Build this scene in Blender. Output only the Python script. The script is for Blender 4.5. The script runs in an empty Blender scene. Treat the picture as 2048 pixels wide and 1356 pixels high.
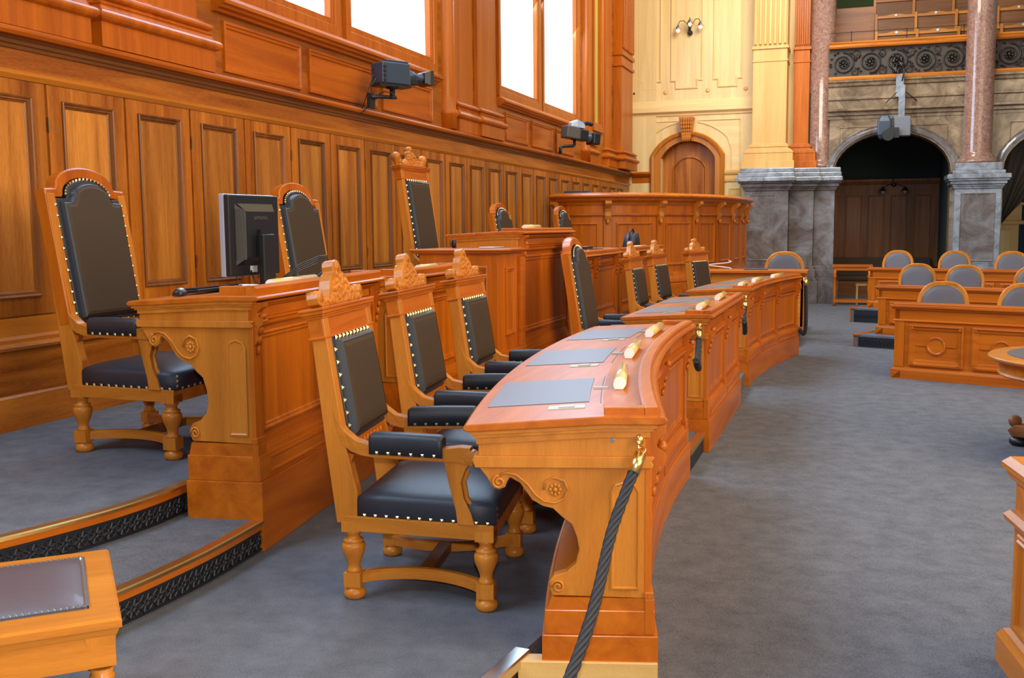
import bpy, bmesh, math, random
from mathutils import Vector, Matrix
R_=math.radians; PI=math.pi; sin=math.sin; cos=math.cos
rnd=random.Random(7)
sc=bpy.context.scene; COL=sc.collection
# ---------------------------------------------------------------- camera
cd=bpy.data.cameras.new('camera'); cam=bpy.data.objects.new('camera',cd); COL.objects.link(cam)
cd.sensor_width=36; cd.lens=36*2061.15/2048; cd.clip_start=.05; cd.clip_end=200
_y,_p,_r=R_(18.4035),R_(6.1285),R_(-0.4965)
fw=Vector((-sin(_y)*cos(_p),cos(_y)*cos(_p),-sin(_p))); rt=Vector((cos(_y),sin(_y),0)); up=rt.cross(fw)
r2=cos(_r)*rt+sin(_r)*up; u2=-sin(_r)*rt+cos(_r)*up
mw=Matrix((( r2.x,u2.x,-fw.x,0),(r2.y,u2.y,-fw.y,0),(r2.z,u2.z,-fw.z,1.6),(0,0,0,1)))
cam.matrix_world=mw; sc.camera=cam
# ---------------------------------------------------------------- light
sc.view_settings.view_transform='Standard'; sc.view_settings.look='None'
sc.view_settings.gamma=1; sc.view_settings.use_curve_mapping=False
sc.view_settings.exposure=0.0
W=bpy.data.worlds.new('world'); sc.world=W; W.use_nodes=True
W.node_tree.nodes['Background'].inputs[0].default_value=(.70,.84,1.0,1)
W.node_tree.nodes['Background'].inputs[1].default_value=.26
def area(name,loc,rot,sx,sy,power,col):
    l=bpy.data.lights.new(name,'AREA'); l.shape='RECTANGLE'; l.size=sx; l.size_y=sy; l.energy=power; l.color=col
    o=bpy.data.objects.new(name,l); COL.objects.link(o); o.location=loc; o.rotation_euler=rot; return o
area('skylight',(4.5,9,9.5),(0,R_(14),0),8,16,1050,(1,.79,.54))
area('right_side_fill',(8.5,1.5,5.2),(R_(82),0,R_(66)),9,5,1150,(1,.80,.55))  # unseen warm fill, added to brighten the left wall and desk fronts
area('back_wall_fill',(-1.0,19.5,8.5),(R_(50),R_(0),0),3,3,470,(1,.93,.80))  # unseen light added to make the back wall brighter
area('window_daylight_front_bay',(-5.0,10.3,5.9),(0,R_(-62),0),3.6,4.6,620,(.50,.73,1))
area('window_daylight_rear_bay',(-5.0,17.8,5.9),(0,R_(-62),0),3.6,4.6,560,(.50,.73,1))
area('window_daylight_near_bay',(-5.0,1.0,5.9),(0,R_(-62),0),3.6,4.6,700,(.50,.73,1))
fl=bpy.data.lights.new('camera_flash','POINT'); fl.energy=290; fl.shadow_soft_size=.05; fl.color=(.95,.97,1)
fo=bpy.data.objects.new('camera_flash',fl); COL.objects.link(fo); fo.location=(.03,-.02,1.78)
# ---------------------------------------------------------------- materials
def nodes(name):
    m=bpy.data.materials.new(name); m.use_nodes=True; nt=m.node_tree
    return m,nt,nt.nodes['Principled BSDF']
def N(nt,t,**k):
    n=nt.nodes.new(t)
    for a,b in k.items(): setattr(n,a,b)
    return n
def wood(name,lo,hi,axis='Z',rough=.36,figure=.0,var=.22,coat=.09,scale=1.0,dark=None):
    m,nt,b=nodes(name); L=nt.links
    tc=N(nt,'ShaderNodeTexCoord'); mp=N(nt,'ShaderNodeMapping'); L.new(tc.outputs['Object'],mp.inputs[0])
    s=[9*scale]*3; s['XYZ'.index(axis)]=.55*scale; mp.inputs['Scale'].default_value=s
    oi=N(nt,'ShaderNodeObjectInfo'); vm=N(nt,'ShaderNodeVectorMath',operation='SCALE'); 
    cmb=N(nt,'ShaderNodeCombineXYZ')
    for i in range(3): L.new(oi.outputs['Random'],cmb.inputs[i])
    L.new(cmb.outputs[0],vm.inputs[0]); vm.inputs['Scale'].default_value=37
    L.new(vm.outputs[0],mp.inputs['Location'])
    n1=N(nt,'ShaderNodeTexNoise'); n1.inputs['Scale'].default_value=1.0; n1.inputs['Detail'].default_value=7; n1.inputs['Roughness'].default_value=.62
    n1.inputs['Distortion'].default_value=.6
    L.new(mp.outputs[0],n1.inputs['Vector'])
    mp2=N(nt,'ShaderNodeMapping'); L.new(tc.outputs['Object'],mp2.inputs[0])
    s=[150*scale]*3; s['XYZ'.index(axis)]=5*scale; mp2.inputs['Scale'].default_value=s
    n2=N(nt,'ShaderNodeTexNoise'); n2.inputs['Detail'].default_value=2; L.new(mp2.outputs[0],n2.inputs['Vector'])
    mx=N(nt,'ShaderNodeMath',operation='MULTIPLY_ADD'); mx.inputs[1].default_value=.35; L.new(n2.outputs[0],mx.inputs[0])
    ms=N(nt,'ShaderNodeMath',operation='MULTIPLY'); ms.inputs[1].default_value=.75; L.new(n1.outputs[0],ms.inputs[0]); L.new(ms.outputs[0],mx.inputs[2])
    cr=N(nt,'ShaderNodeValToRGB'); e=cr.color_ramp.elements
    e[0].position=.32; e[1].position=.72; e[0].color=(*lo,1); e[1].color=(*hi,1)
    if dark: 
        x=cr.color_ramp.elements.new(.40); x.color=(*lo,1); e[0].position=.27; cr.color_ramp.elements[0].color=(*dark,1)
    L.new(mx.outputs[0],cr.inputs[0])
    hs=N(nt,'ShaderNodeHueSaturation'); mr=N(nt,'ShaderNodeMapRange'); L.new(oi.outputs['Random'],mr.inputs[0])
    mr.inputs[3].default_value=1-var; mr.inputs[4].default_value=1+var
    L.new(mr.outputs[0],hs.inputs['Value']); L.new(cr.outputs[0],hs.inputs['Color']); L.new(hs.outputs[0],b.inputs['Base Color'])
    b.inputs['Roughness'].default_value=rough; b.inputs['Coat Weight'].default_value=coat; b.inputs['Coat Roughness'].default_value=.16; b.inputs['Specular IOR Level'].default_value=.28
    bp=N(nt,'ShaderNodeBump'); bp.inputs['Strength'].default_value=.06; bp.inputs['Distance'].default_value=.002
    L.new(mx.outputs[0],bp.inputs['Height']); L.new(bp.outputs[0],b.inputs['Normal'])
    return m
def plain(name,col,rough=.5,metal=0,coat=0,emit=None,es=0,noise=0,nscale=8,bump=0,bscale=60,spec=.5):
    m,nt,b=nodes(name); L=nt.links
    b.inputs['Base Color'].default_value=(*col,1); b.inputs['Roughness'].default_value=rough; b.inputs['Metallic'].default_value=metal
    b.inputs['Coat Weight'].default_value=coat; b.inputs['Specular IOR Level'].default_value=spec
    if emit: b.inputs['Emission Color'].default_value=(*emit,1); b.inputs['Emission Strength'].default_value=es
    if noise or bump:
        tc=N(nt,'ShaderNodeTexCoord')
    if noise:
        n=N(nt,'ShaderNodeTexNoise'); n.inputs['Scale'].default_value=nscale; n.inputs['Detail'].default_value=5; L.new(tc.outputs['Object'],n.inputs[0])
        cr=N(nt,'ShaderNodeValToRGB'); e=cr.color_ramp.elements; e[0].position=.3; e[1].position=.7
        e[0].color=(*[c*(1-noise) for c in col],1); e[1].color=(*[min(1,c*(1+noise)) for c in col],1)
        L.new(n.outputs[0],cr.inputs[0]); L.new(cr.outputs[0],b.inputs['Base Color'])
    if bump:
        n=N(nt,'ShaderNodeTexNoise'); n.inputs['Scale'].default_value=bscale; n.inputs['Detail'].default_value=3; L.new(tc.outputs['Object'],n.inputs[0])
        bp=N(nt,'ShaderNodeBump'); bp.inputs['Strength'].default_value=bump; bp.inputs['Distance'].default_value=.004
        L.new(n.outputs[0],bp.inputs['Height']); L.new(bp.outputs[0],b.inputs['Normal'])
    return m
def marble(name,base,vein,dark,scale=1.2,rough=.12):
    m,nt,b=nodes(name); L=nt.links
    tc=N(nt,'ShaderNodeTexCoord'); n=N(nt,'ShaderNodeTexNoise'); n.inputs['Scale'].default_value=scale*1.6; n.inputs['Detail'].default_value=9
    n.inputs['Roughness'].default_value=.68; n.inputs['Distortion'].default_value=1.6; L.new(tc.outputs['Object'],n.inputs[0])
    cr=N(nt,'ShaderNodeValToRGB'); e=cr.color_ramp.elements; e[0].position=.33; e[0].color=(*dark,1); e[1].position=.68; e[1].color=(*vein,1)
    x=cr.color_ramp.elements.new(.5); x.color=(*base,1); L.new(n.outputs[0],cr.inputs[0]); L.new(cr.outputs[0],b.inputs['Base Color'])
    b.inputs['Roughness'].default_value=rough
    return m
OAK_LO=(.31,.056,.0015); OAK_HI=(.62,.160,.006)
M={}
for ax in 'XYZ':
    M['oak'+ax]=wood('varnished_oak_'+ax,OAK_LO,OAK_HI,ax,var=.07)
    M['gold'+ax]=wood('golden_oak_'+ax,(.38,.11,.008),(.68,.24,.026),ax,var=.08)  # yellower oak; on chairs and desk ends the flash tone is in the colour
    M['wal'+ax]=wood('figured_wall_wood_'+ax,(.24,.054,.003),(.66,.225,.024),ax,var=.20,dark=(.045,.011,.003),scale=.8)
    M['lite'+ax]=wood('light_varnished_oak_'+ax,(.70,.46,.17),(.90,.70,.34),ax,var=.05,rough=.42,scale=.6)  # pale tone also holds the lamp light on the varnished back wall
    M['mid'+ax]=wood('honey_oak_'+ax,(.62,.33,.08),(.82,.52,.18),ax,var=.06,rough=.4,scale=.6)
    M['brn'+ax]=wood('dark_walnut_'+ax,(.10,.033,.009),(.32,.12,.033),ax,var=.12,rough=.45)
M['fieldZ']=wood('pale_figured_panel_wood',(.30,.085,.008),(.74,.30,.05),'Z',var=.14,dark=(.10,.028,.006),scale=.6)
M['darkmZ']=wood('dark_edged_moulding_wood',(.10,.030,.006),(.33,.115,.022),'Z',var=.25,rough=.3)
M['leather']=plain('black_leather',(.024,.027,.036),.42,bump=.25,bscale=420)  # blue-grey tint in the base imitates window reflection
M['leather_brown']=plain('dark_brown_leather',(.062,.040,.024),.5,bump=.25,bscale=420,spec=.3)
M['leather_grey']=plain('grey_leather',(.105,.09,.10),.38,bump=.2,bscale=350)
M['leather_lilac']=plain('mauve_grey_leather',(.11,.085,.095),.36,bump=.2,bscale=350)
M['pad']=plain('grey_desk_leather',(.135,.125,.135),.38,bump=.2,bscale=300)
M['brass']=plain('polished_brass',(.90,.62,.22),.30,1)
M['stud']=plain('brass_studs',(.62,.50,.28),.38,1)
M['chrome']=plain('nickel_plate',(.75,.72,.66),.22,1)
M['dullnickel']=plain('worn_nickel_plate',(.42,.38,.30),.45,.8)
M['black']=plain('black_plastic',(.012,.012,.014),.38)
M['blackm']=plain('black_metal',(.016,.018,.022),.42,.3)
M['iron']=plain('dark_bronze',(.045,.04,.036),.38,.75,noise=.5,nscale=9)
M['ironb']=plain('dark_panel_behind_bronze',(.05,.034,.023),.6)
M['blue']=plain('dark_blue_grey_housing',(.045,.065,.10),.36,.2)
M['sidegrey']=plain('ribbed_grey_plastic',(.10,.09,.07),.5)
M['silver']=plain('silver_plastic',(.42,.47,.55),.35,.3)
M['boxgrey']=plain('grey_painted_metal',(.16,.17,.20),.5)
M['white']=plain('white_plastic',(.75,.76,.78),.3)
M['paper']=plain('white_paper',(.8,.78,.74),.7)
M['roll']=plain('pale_varnished_name_block',(.72,.50,.18),.28,coat=.4,noise=.08,nscale=20)
M['rollend']=plain('flash_white_block_end',(.93,.91,.82),.4)  # near-white base holds the flash glare on the block ends
M['rope']=plain('black_rope',(.022,.023,.028),.6)
M['carpet']=None
M['greenwall']=plain('dark_green_wallcloth',(.012,.028,.022),.8)
M['green']=plain('green_wall_paint',(.16,.22,.09),.7)
M['vent']=plain('black_cast_grille',(.022,.024,.032),.42,.4)
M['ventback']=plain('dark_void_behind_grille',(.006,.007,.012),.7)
M['glow']=plain('backlit_window_glass',(.9,.95,1),.3,emit=(.60,.79,1),es=3.4)
M['frosted']=plain('frosted_lamp_glass',(.9,.9,.86),.3,emit=(1,.95,.85),es=.7)
M['greyglass']=plain('unlit_frosted_glass',(.35,.34,.31),.3)
M['strip']=plain('lit_door_gap',(.9,.85,.6),.4,emit=(1,.86,.5),es=.9)
M['curtain']=plain('yellow_green_curtain',(.55,.52,.10),.7)
M['drape']=plain('heavy_brown_drape',(.05,.04,.035),.85)
M['teal']=plain('blue_wall_cloth',(.012,.04,.07),.8)
M['marble']=marble('grey_brown_marble',(.16,.14,.135),(.25,.245,.26),(.09,.06,.045),.9)
M['marbleb']=marble('blue_grey_marble',(.26,.29,.33),(.40,.42,.45),(.14,.14,.15),1.6)
M['marblew']=marble('warm_brown_marble',(.235,.165,.10),(.40,.30,.19),(.10,.065,.04),1.0,rough=.2)
M['pink']=marble('red_granite',(.30,.16,.115),(.42,.28,.22),(.17,.08,.055),9,rough=.12)
def carpet():
    m,nt,b=nodes('grey_carpet'); L=nt.links; tc=N(nt,'ShaderNodeTexCoord')
    n=N(nt,'ShaderNodeTexNoise'); n.inputs['Scale'].default_value=6.5; n.inputs['Detail'].default_value=8; n.inputs['Roughness'].default_value=.65; L.new(tc.outputs['Object'],n.inputs[0])
    n2=N(nt,'ShaderNodeTexNoise'); n2.inputs['Scale'].default_value=190; n2.inputs['Detail'].default_value=2; L.new(tc.outputs['Object'],n2.inputs[0])
    ad=N(nt,'ShaderNodeMath',operation='MULTIPLY_ADD'); ad.inputs[1].default_value=.60; L.new(n2.outputs[0],ad.inputs[0])
    ml=N(nt,'ShaderNodeMath',operation='MULTIPLY'); ml.inputs[1].default_value=.45; L.new(n.outputs[0],ml.inputs[0]); L.new(ml.outputs[0],ad.inputs[2])
    cr=N(nt,'ShaderNodeValToRGB'); e=cr.color_ramp.elements; e[0].position=.34; e[1].position=.70; e[0].color=(.078,.082,.095,1); e[1].color=(.200,.202,.220,1)
    L.new(ad.outputs[0],cr.inputs[0]); L.new(cr.outputs[0],b.inputs['Base Color']); b.inputs['Roughness'].default_value=.95
    b.inputs['Specular IOR Level'].default_value=.12
    bp=N(nt,'ShaderNodeBump'); bp.inputs['Strength'].default_value=.5; bp.inputs['Distance'].default_value=.004; L.new(n2.outputs[0],bp.inputs['Height']); L.new(bp.outputs[0],b.inputs['Normal'])
    return m
M['carpet']=carpet()
# ---------------------------------------------------------------- mesh kit
class MB:
    def __init__(s): s.v=[]; s.f=[]; s.T=None; s.smooth=[]
    def add(s,vs,fs,sm=False):
        o=len(s.v)
        for p in vs:
            p=Vector(p)
            if s.T is not None: p=s.T@p
            s.v.append(p)
        for f in fs: s.f.append([i+o for i in f]); s.smooth.append(sm)
    def box(s,x0,x1,y0,y1,z0,z1,n=1,ax='x'):
        # subdivided along ax
        if ax=='x': P=[[(x0+(x1-x0)*i/n,a,b) for a,b in ((y0,z0),(y1,z0),(y1,z1),(y0,z1))] for i in range(n+1)]
        elif ax=='y': P=[[(a,y0+(y1-y0)*i/n,b) for a,b in ((x0,z0),(x0,z1),(x1,z1),(x1,z0))] for i in range(n+1)]
        else: P=[[(a,b,z0+(z1-z0)*i/n) for a,b in ((x0,y0),(x1,y0),(x1,y1),(x0,y1))] for i in range(n+1)]
        s.loft(P)
        return s
    def loft(s,rings,caps=True,sm=False,closed=False):
        k=len(rings[0]); V=[p for r in rings for p in r]; F=[]
        m=len(rings); 
        for i in range(m if closed else m-1):
            a=i*k; b=((i+1)%m)*k
            for j in range(k):
                j2=(j+1)%k; F.append([a+j,a+j2,b+j2,b+j])
        s.add(V,F,sm)
        if caps and not closed:
            s.add(rings[0],[list(range(k))[::-1]]); s.add(rings[-1],[list(range(k))])
        return s
    def prism(s,poly,d0,d1,pl='xz'):
        # poly in plane pl, extruded along the third axis
        def P(a,b,d): return {'xz':(a,d,b),'yz':(d,a,b),'xy':(a,b,d)}[pl]
        s.loft([[P(a,b,d0) for a,b in poly],[P(a,b,d1) for a,b in poly]]); return s
    def lathe(s,prof,c=(0,0,0),seg=16,axis='z',caps=True,sm=True):
        rings=[]
        for r,z in prof:
            ring=[]
            for i in range(seg):
                a=2*PI*i/seg; x,y=r*cos(a),r*sin(a)
                ring.append({'z':(c[0]+x,c[1]+y,c[2]+z),'x':(c[0]+z,c[1]+x,c[2]+y),'y':(c[0]+y,c[1]+z,c[2]+x)}[axis])
            rings.append(ring)
        s.loft(rings,caps,sm); return s
    def ball(s,c,rx,ry=None,rz=None,seg=8,rings=5):
        ry=rx if ry is None else ry; rz=rx if rz is None else rz
        R=[]
        for i in range(rings+1):
            t=-PI/2+PI*i/rings; rr=max(cos(t),.02)
            R.append([(c[0]+rx*rr*cos(2*PI*j/seg),c[1]+ry*rr*sin(2*PI*j/seg),c[2]+rz*sin(t)) for j in range(seg)])
        s.loft(R,True,True); return s
    def tube(s,path,r,seg=8,closed=False,sm=True,caps=True):
        P=[Vector(p) for p in path]; rings=[]; n=len(P); ref=None
        for i,p in enumerate(P):
            a=P[i-1] if (i>0 or closed) else p; b=P[(i+1)%n] if (i<n-1 or closed) else p
            t=(b-a); t=t.normalized() if t.length>1e-9 else Vector((0,0,1))
            if ref is None: ref=Vector((0,0,1)) if abs(t.z)<.9 else Vector((1,0,0))
            u=t.cross(ref)
            if u.length<1e-6: u=t.cross(Vector((0,1,0)))
            u.normalize(); w=u.cross(t).normalized(); ref=w
            rr=r[i] if isinstance(r,(list,tuple)) else r
            rings.append([p+rr*(cos(2*PI*j/seg)*u+sin(2*PI*j/seg)*w) for j in range(seg)])
        s.loft(rings,caps and not closed,sm,closed); return s
    def sweep(s,prof,path,closed=False,up=(0,0,1),sm=False):
        # prof (a outward to the right of travel, b up); path on a horizontal or general polyline
        P=[Vector(p) for p in path]; up=Vector(up); n=len(P); rings=[]
        for i,p in enumerate(P):
            d0=(p-P[i-1]) if (i>0 or closed) else None; d1=(P[(i+1)%n]-p) if (i<n-1 or closed) else None
            if d0 is None: d0=d1
            if d1 is None: d1=d0
            d0=d0.normalized(); d1=d1.normalized(); n0=d0.cross(up).normalized(); n1=d1.cross(up).normalized()
            m=(n0+n1); m=m.normalized() if m.length>1e-6 else n0
            k=1/max(.35,m.dot(n0))
            rings.append([p+m*(a*k)+up*b for a,b in prof])
        s.loft(rings,not closed,sm,closed); return s
    def rings(s,O,u,v,n,loops,fill=True):
        # loops: list of (poly2d, height); consecutive loops have equal counts
        O,u,v,n=map(Vector,(O,u,v,n)); V=[]; k=len(loops[0][0]); F=[]
        for poly,h in loops:
            for a,b in poly: V.append(O+u*a+v*b+n*h)
        for i in range(len(loops)-1):
            for j in range(k):
                j2=(j+1)%k; F.append([i*k+j,i*k+j2,(i+1)*k+j2,(i+1)*k+j])
        if fill: F.append([(len(loops)-1)*k+j for j in range(k)])
        s.add(V,F); return s
    def build(s,name,mat,parent=None,bev=0,kind=None,label=None):
        me=bpy.data.meshes.new(name); me.from_pydata([tuple(p) for p in s.v],[],s.f)
        bm=bmesh.new(); bm.from_mesh(me)
        bm.faces.ensure_lookup_table()
        for f,sm in zip(bm.faces,s.smooth): f.smooth=sm
        bmesh.ops.remove_doubles(bm,verts=bm.verts,dist=1e-5); bmesh.ops.recalc_face_normals(bm,faces=bm.faces); bm.to_mesh(me); bm.free()
        me.materials.append(M[mat] if isinstance(mat,str) else mat)
        o=bpy.data.objects.new(name,me); COL.objects.link(o)
        if parent is not None: o.parent=parent
        if bev:
            b=o.modifiers.new('bevel','BEVEL'); b.width=bev; b.segments=2; b.limit_method='ANGLE'; b.angle_limit=R_(40)
        if kind: o['kind']=kind
        if label: o['label']=label
        return o
def offset(poly,d):
    # inset a CCW polygon by d (mitre)
    n=len(poly); out=[]
    for i in range(n):
        a=Vector(poly[i-1]); b=Vector(poly[i]); c=Vector(poly[(i+1)%n])
        e0=(b-a).normalized(); e1=(c-b).normalized(); n0=Vector((-e0.y,e0.x)); n1=Vector((-e1.y,e1.x))
        m=n0+n1; m=m.normalized() if m.length>1e-6 else n0
        k=d/max(.3,m.dot(n0)); out.append((b.x+m.x*k,b.y+m.y*k))
    return out
def rect(a0,a1,b0,b1,nu=1):
    return [(a0+(a1-a0)*i/nu,b0) for i in range(nu)]+[(a1,b0)]+[(a1-(a1-a0)*i/nu,b1) for i in range(nu)]+[(a0,b1)]
MOLD=[(0,0),(.0,.014),(.012,.018),(.018,.010),(.03,.010),(.036,.003),(.046,.002)]
def mould(mb,O,u,v,n,poly,prof=MOLD,k=1,fill=True):
    mb.rings(O,u,v,n,[(offset(poly,d*k) if d else poly,h*k) for d,h in prof],fill)
def thing(name,label,cat,loc=(0,0,0),rz=0,group=None):
    o=bpy.data.objects.new(name,None); o.empty_display_size=.2; COL.objects.link(o); o.location=loc; o.rotation_euler=(0,0,rz)
    tag(o,label,cat,group); return o
def tag(o,label,cat,group=None):
    o['label']=label; o['category']=cat
    if group: o['group']=group
    return o
def struct(o): o['kind']='structure'; return o
def empty_struct(name):
    o=bpy.data.objects.new(name,None); COL.objects.link(o); o['kind']='structure'; return o
def dup(o,loc=None,rz=None,label=None,parent=None,scale=None):
    c=o.copy(); COL.objects.link(c)
    if parent is not None: c.parent=parent
    if loc is not None: c.location=loc
    if rz is not None: c.rotation_euler=(0,0,rz)
    if scale is not None: c.scale=(scale,)*3
    if label: c['label']=label
    for ch in KIDS.get(o.name,[]) or [x for x in o.children]: dup(ch,parent=c)
    return c
KIDS={}
# ================================================================ STRUCTURE
XW=-5.27; YB=25.0; ZF=-.16
def floors():
    b=MB(); b.box(-5.4,9,-3,29,ZF-.2,ZF); struct(b.build('floor','carpet'))
floors()
def arcA(s,d,z,R=12.9,cx=11.86,cy=6.9):
    f=s/R; return (cx-(R-d)*cos(f),cy+(R-d)*sin(f),z)
def platform():
    t=empty_struct('floor')
    # middle level z=0 : from the wall to the desks
    b=MB(); edge=[(-1.20,-1.5),(-1.19,3.3),(-1.155,3.62)]
    poly=[(-5.2,-1.5)]+edge+[(-1.12,3.9),(-1.25,7.3),(-1.10,7.25),(-1.10,8.05),(-1.10,10.4),(-1.12,11.4),(-1.2,12.5),(-1.05,14.6),(-.80,15.6),(-.80,18.7),(-5.2,18.7)]
    b.prism(poly,ZF+.002,0,'xy'); b.build('middle_level','carpet',t)
    r1=[(-2.98,2.35),(-2.86,2.85),(-2.79,3.34),(-2.765,3.7),(-2.765,3.98),(-2.79,4.37)]
    r2=[(-3.75,2.6),(-3.56,3.0),(-3.42,3.36),(-3.30,3.75),(-3.245,4.10),(-3.25,4.45)]
    def sm(pts):
        out=[]
        P=[Vector((*p,0)) for p in pts]
        for i in range(len(P)-1):
            p0=P[max(i-1,0)];p1=P[i];p2=P[i+1];p3=P[min(i+2,len(P)-1)]
            for k in range(5):
                u=k/5; out.append(.5*((2*p1)+(p2-p0)*u+(2*p0-5*p1+4*p2-p3)*u*u+(3*p1-p0-3*p2+p3)*u**3))
        out.append(P[-1]); return [(p.x,p.y) for p in out]
    a1=sm(r1); a2=sm(r2)
    a1=[(-3.6,.5),(-3.25,1.5)]+a1; a2=[(-4.7,1.2),(-4.2,1.9)]+a2
    b=MB(); b.prism([(-5.2,.5)]+a1+[(-3.15,4.7),(-3.3,16),(-5.2,16)],.001,.16,'xy'); b.build('lower_step','carpet',t)
    b=MB(); b.prism([(-5.2,1.2)]+a2+[(-3.35,4.7),(-3.4,16),(-5.2,16)],.161,.31,'xy'); b.build('upper_level','carpet',t)
    b=MB(); b.prism([(-5.2,8.5),(-3.45,8.5),(-3.45,10.1),(-5.2,10.1)],.311,.62,'xy'); b.build('presidents_level','carpet',t)
    for pts,z,nm in ((a1,.16,0),(a2,.31,1)):
        path=[(x,y,z) for x,y in pts]
        b=MB(); b.sweep([(-.03,-.002),(-.03,.006),(.016,.006),(.024,.001),(.026,-.012),(.016,-.016),(.0,-.016)],path); 
        b.build('brass_nosing','brass',t)
        b=MB(); b.sweep([(-.001,-.014),(.018,-.014),(.012,-.046),(-.001,-.048)],path); b.build('wooden_strip','oakY',t)
        # pierced grille: dark recess, top/bottom rails and a lattice of rosettes
        b=MB(); b.sweep([(.001,-.048),(.005,-.048),(.005,-.148),(.001,-.148)],path); b.build('grille_backing','ventback',t)
        g=MB(); g.sweep([(.003,-.048),(.012,-.048),(.012,-.058),(.003,-.058)],path); g.sweep([(.003,-.138),(.012,-.138),(.012,-.149),(.003,-.149)],path)
        # arc-length walk
        P=[Vector((x,y,0)) for x,y in pts]; L=[0]
        for i in range(1,len(P)): L.append(L[-1]+(P[i]-P[i-1]).length)
        def at(s):
            s=max(0,min(s,L[-1]-1e-4))
            i=max(j for j in range(len(L)-1) if L[j]<=s); f=(s-L[i])/(L[i+1]-L[i]); p=P[i].lerp(P[i+1],f); d=(P[i+1]-P[i]).normalized()
            return p+Vector((d.y,-d.x,0))*.008
        def pt(s,h): p=at(s); return (p.x,p.y,z+h)
        def bar(s0,h0,s1,h1,w=.0042): g.tube([pt(s0,h0),pt(s1,h1)],w,4,sm=False)
        s=L[-1]-.05; S0=max(0,L[-1]-2.6); hc=-.098; k=0
        while s>S0:
            n=7; 
            for j in range(8):
                a=2*PI*j/8; bar(s+.012*cos(a),hc+.012*sin(a),s+.012*cos(a+PI/4),hc+.012*sin(a+PI/4),.0045)
                bar(s+.012*cos(a+.39),hc+.012*sin(a+.39),s+.040*cos(a+.39),hc+.040*sin(a+.39),.0042)
                a2_=a+.39; bar(s+.040*cos(a2_),hc+.040*sin(a2_),s+.040*cos(a2_+PI/4),hc+.040*sin(a2_+PI/4),.0032)
            s-=.078
        g.build('pierced_grille','vent',t,kind='stuff')
    # near edge of the middle level
    path=[(-1.215,-.5,0),(-1.19,3.3,0),(-1.155,3.60,0)]
    b=MB(); b.sweep([(-.04,-.001),(-.04,.007),(.016,.007),(.022,0),(.022,-.03),(.002,-.03),(.002,-.002)],path); b.build('step_edge_nosing','chrome',t)
    b=MB(); b.sweep([(.001,-.03),(.012,-.03),(.012,-.045),(.001,-.045)],path); b.build('wooden_strip','oakY',t)
    b=MB(); b.sweep([(.001,-.045),(.006,-.045),(.006,-.155),(.001,-.155)],path); b.build('grille_backing','ventback',t)
    g=MB(); 
    for k in range(70):
        y=.6+k*.043
        g.box(-1.20,-1.178,y,y+.012,-.15,-.05) if y<3.25 else None
    g.build('pierced_grille','vent',t,kind='stuff')
    # step between desks A and B
    b=MB(); b.sweep([(-.04,-.001),(-.04,.007),(.016,.007),(.022,0),(.022,-.03),(.002,-.03),(.002,-.002)],[(-1.098,7.28,0),(-1.098,8.0,0)]); b.build('step_edge_nosing','brass',t)
    b=MB(); b.box(-1.098,-1.088,7.28,8.0,-.15,-.03); b.build('step_riser','vent',t)
platform()
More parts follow.
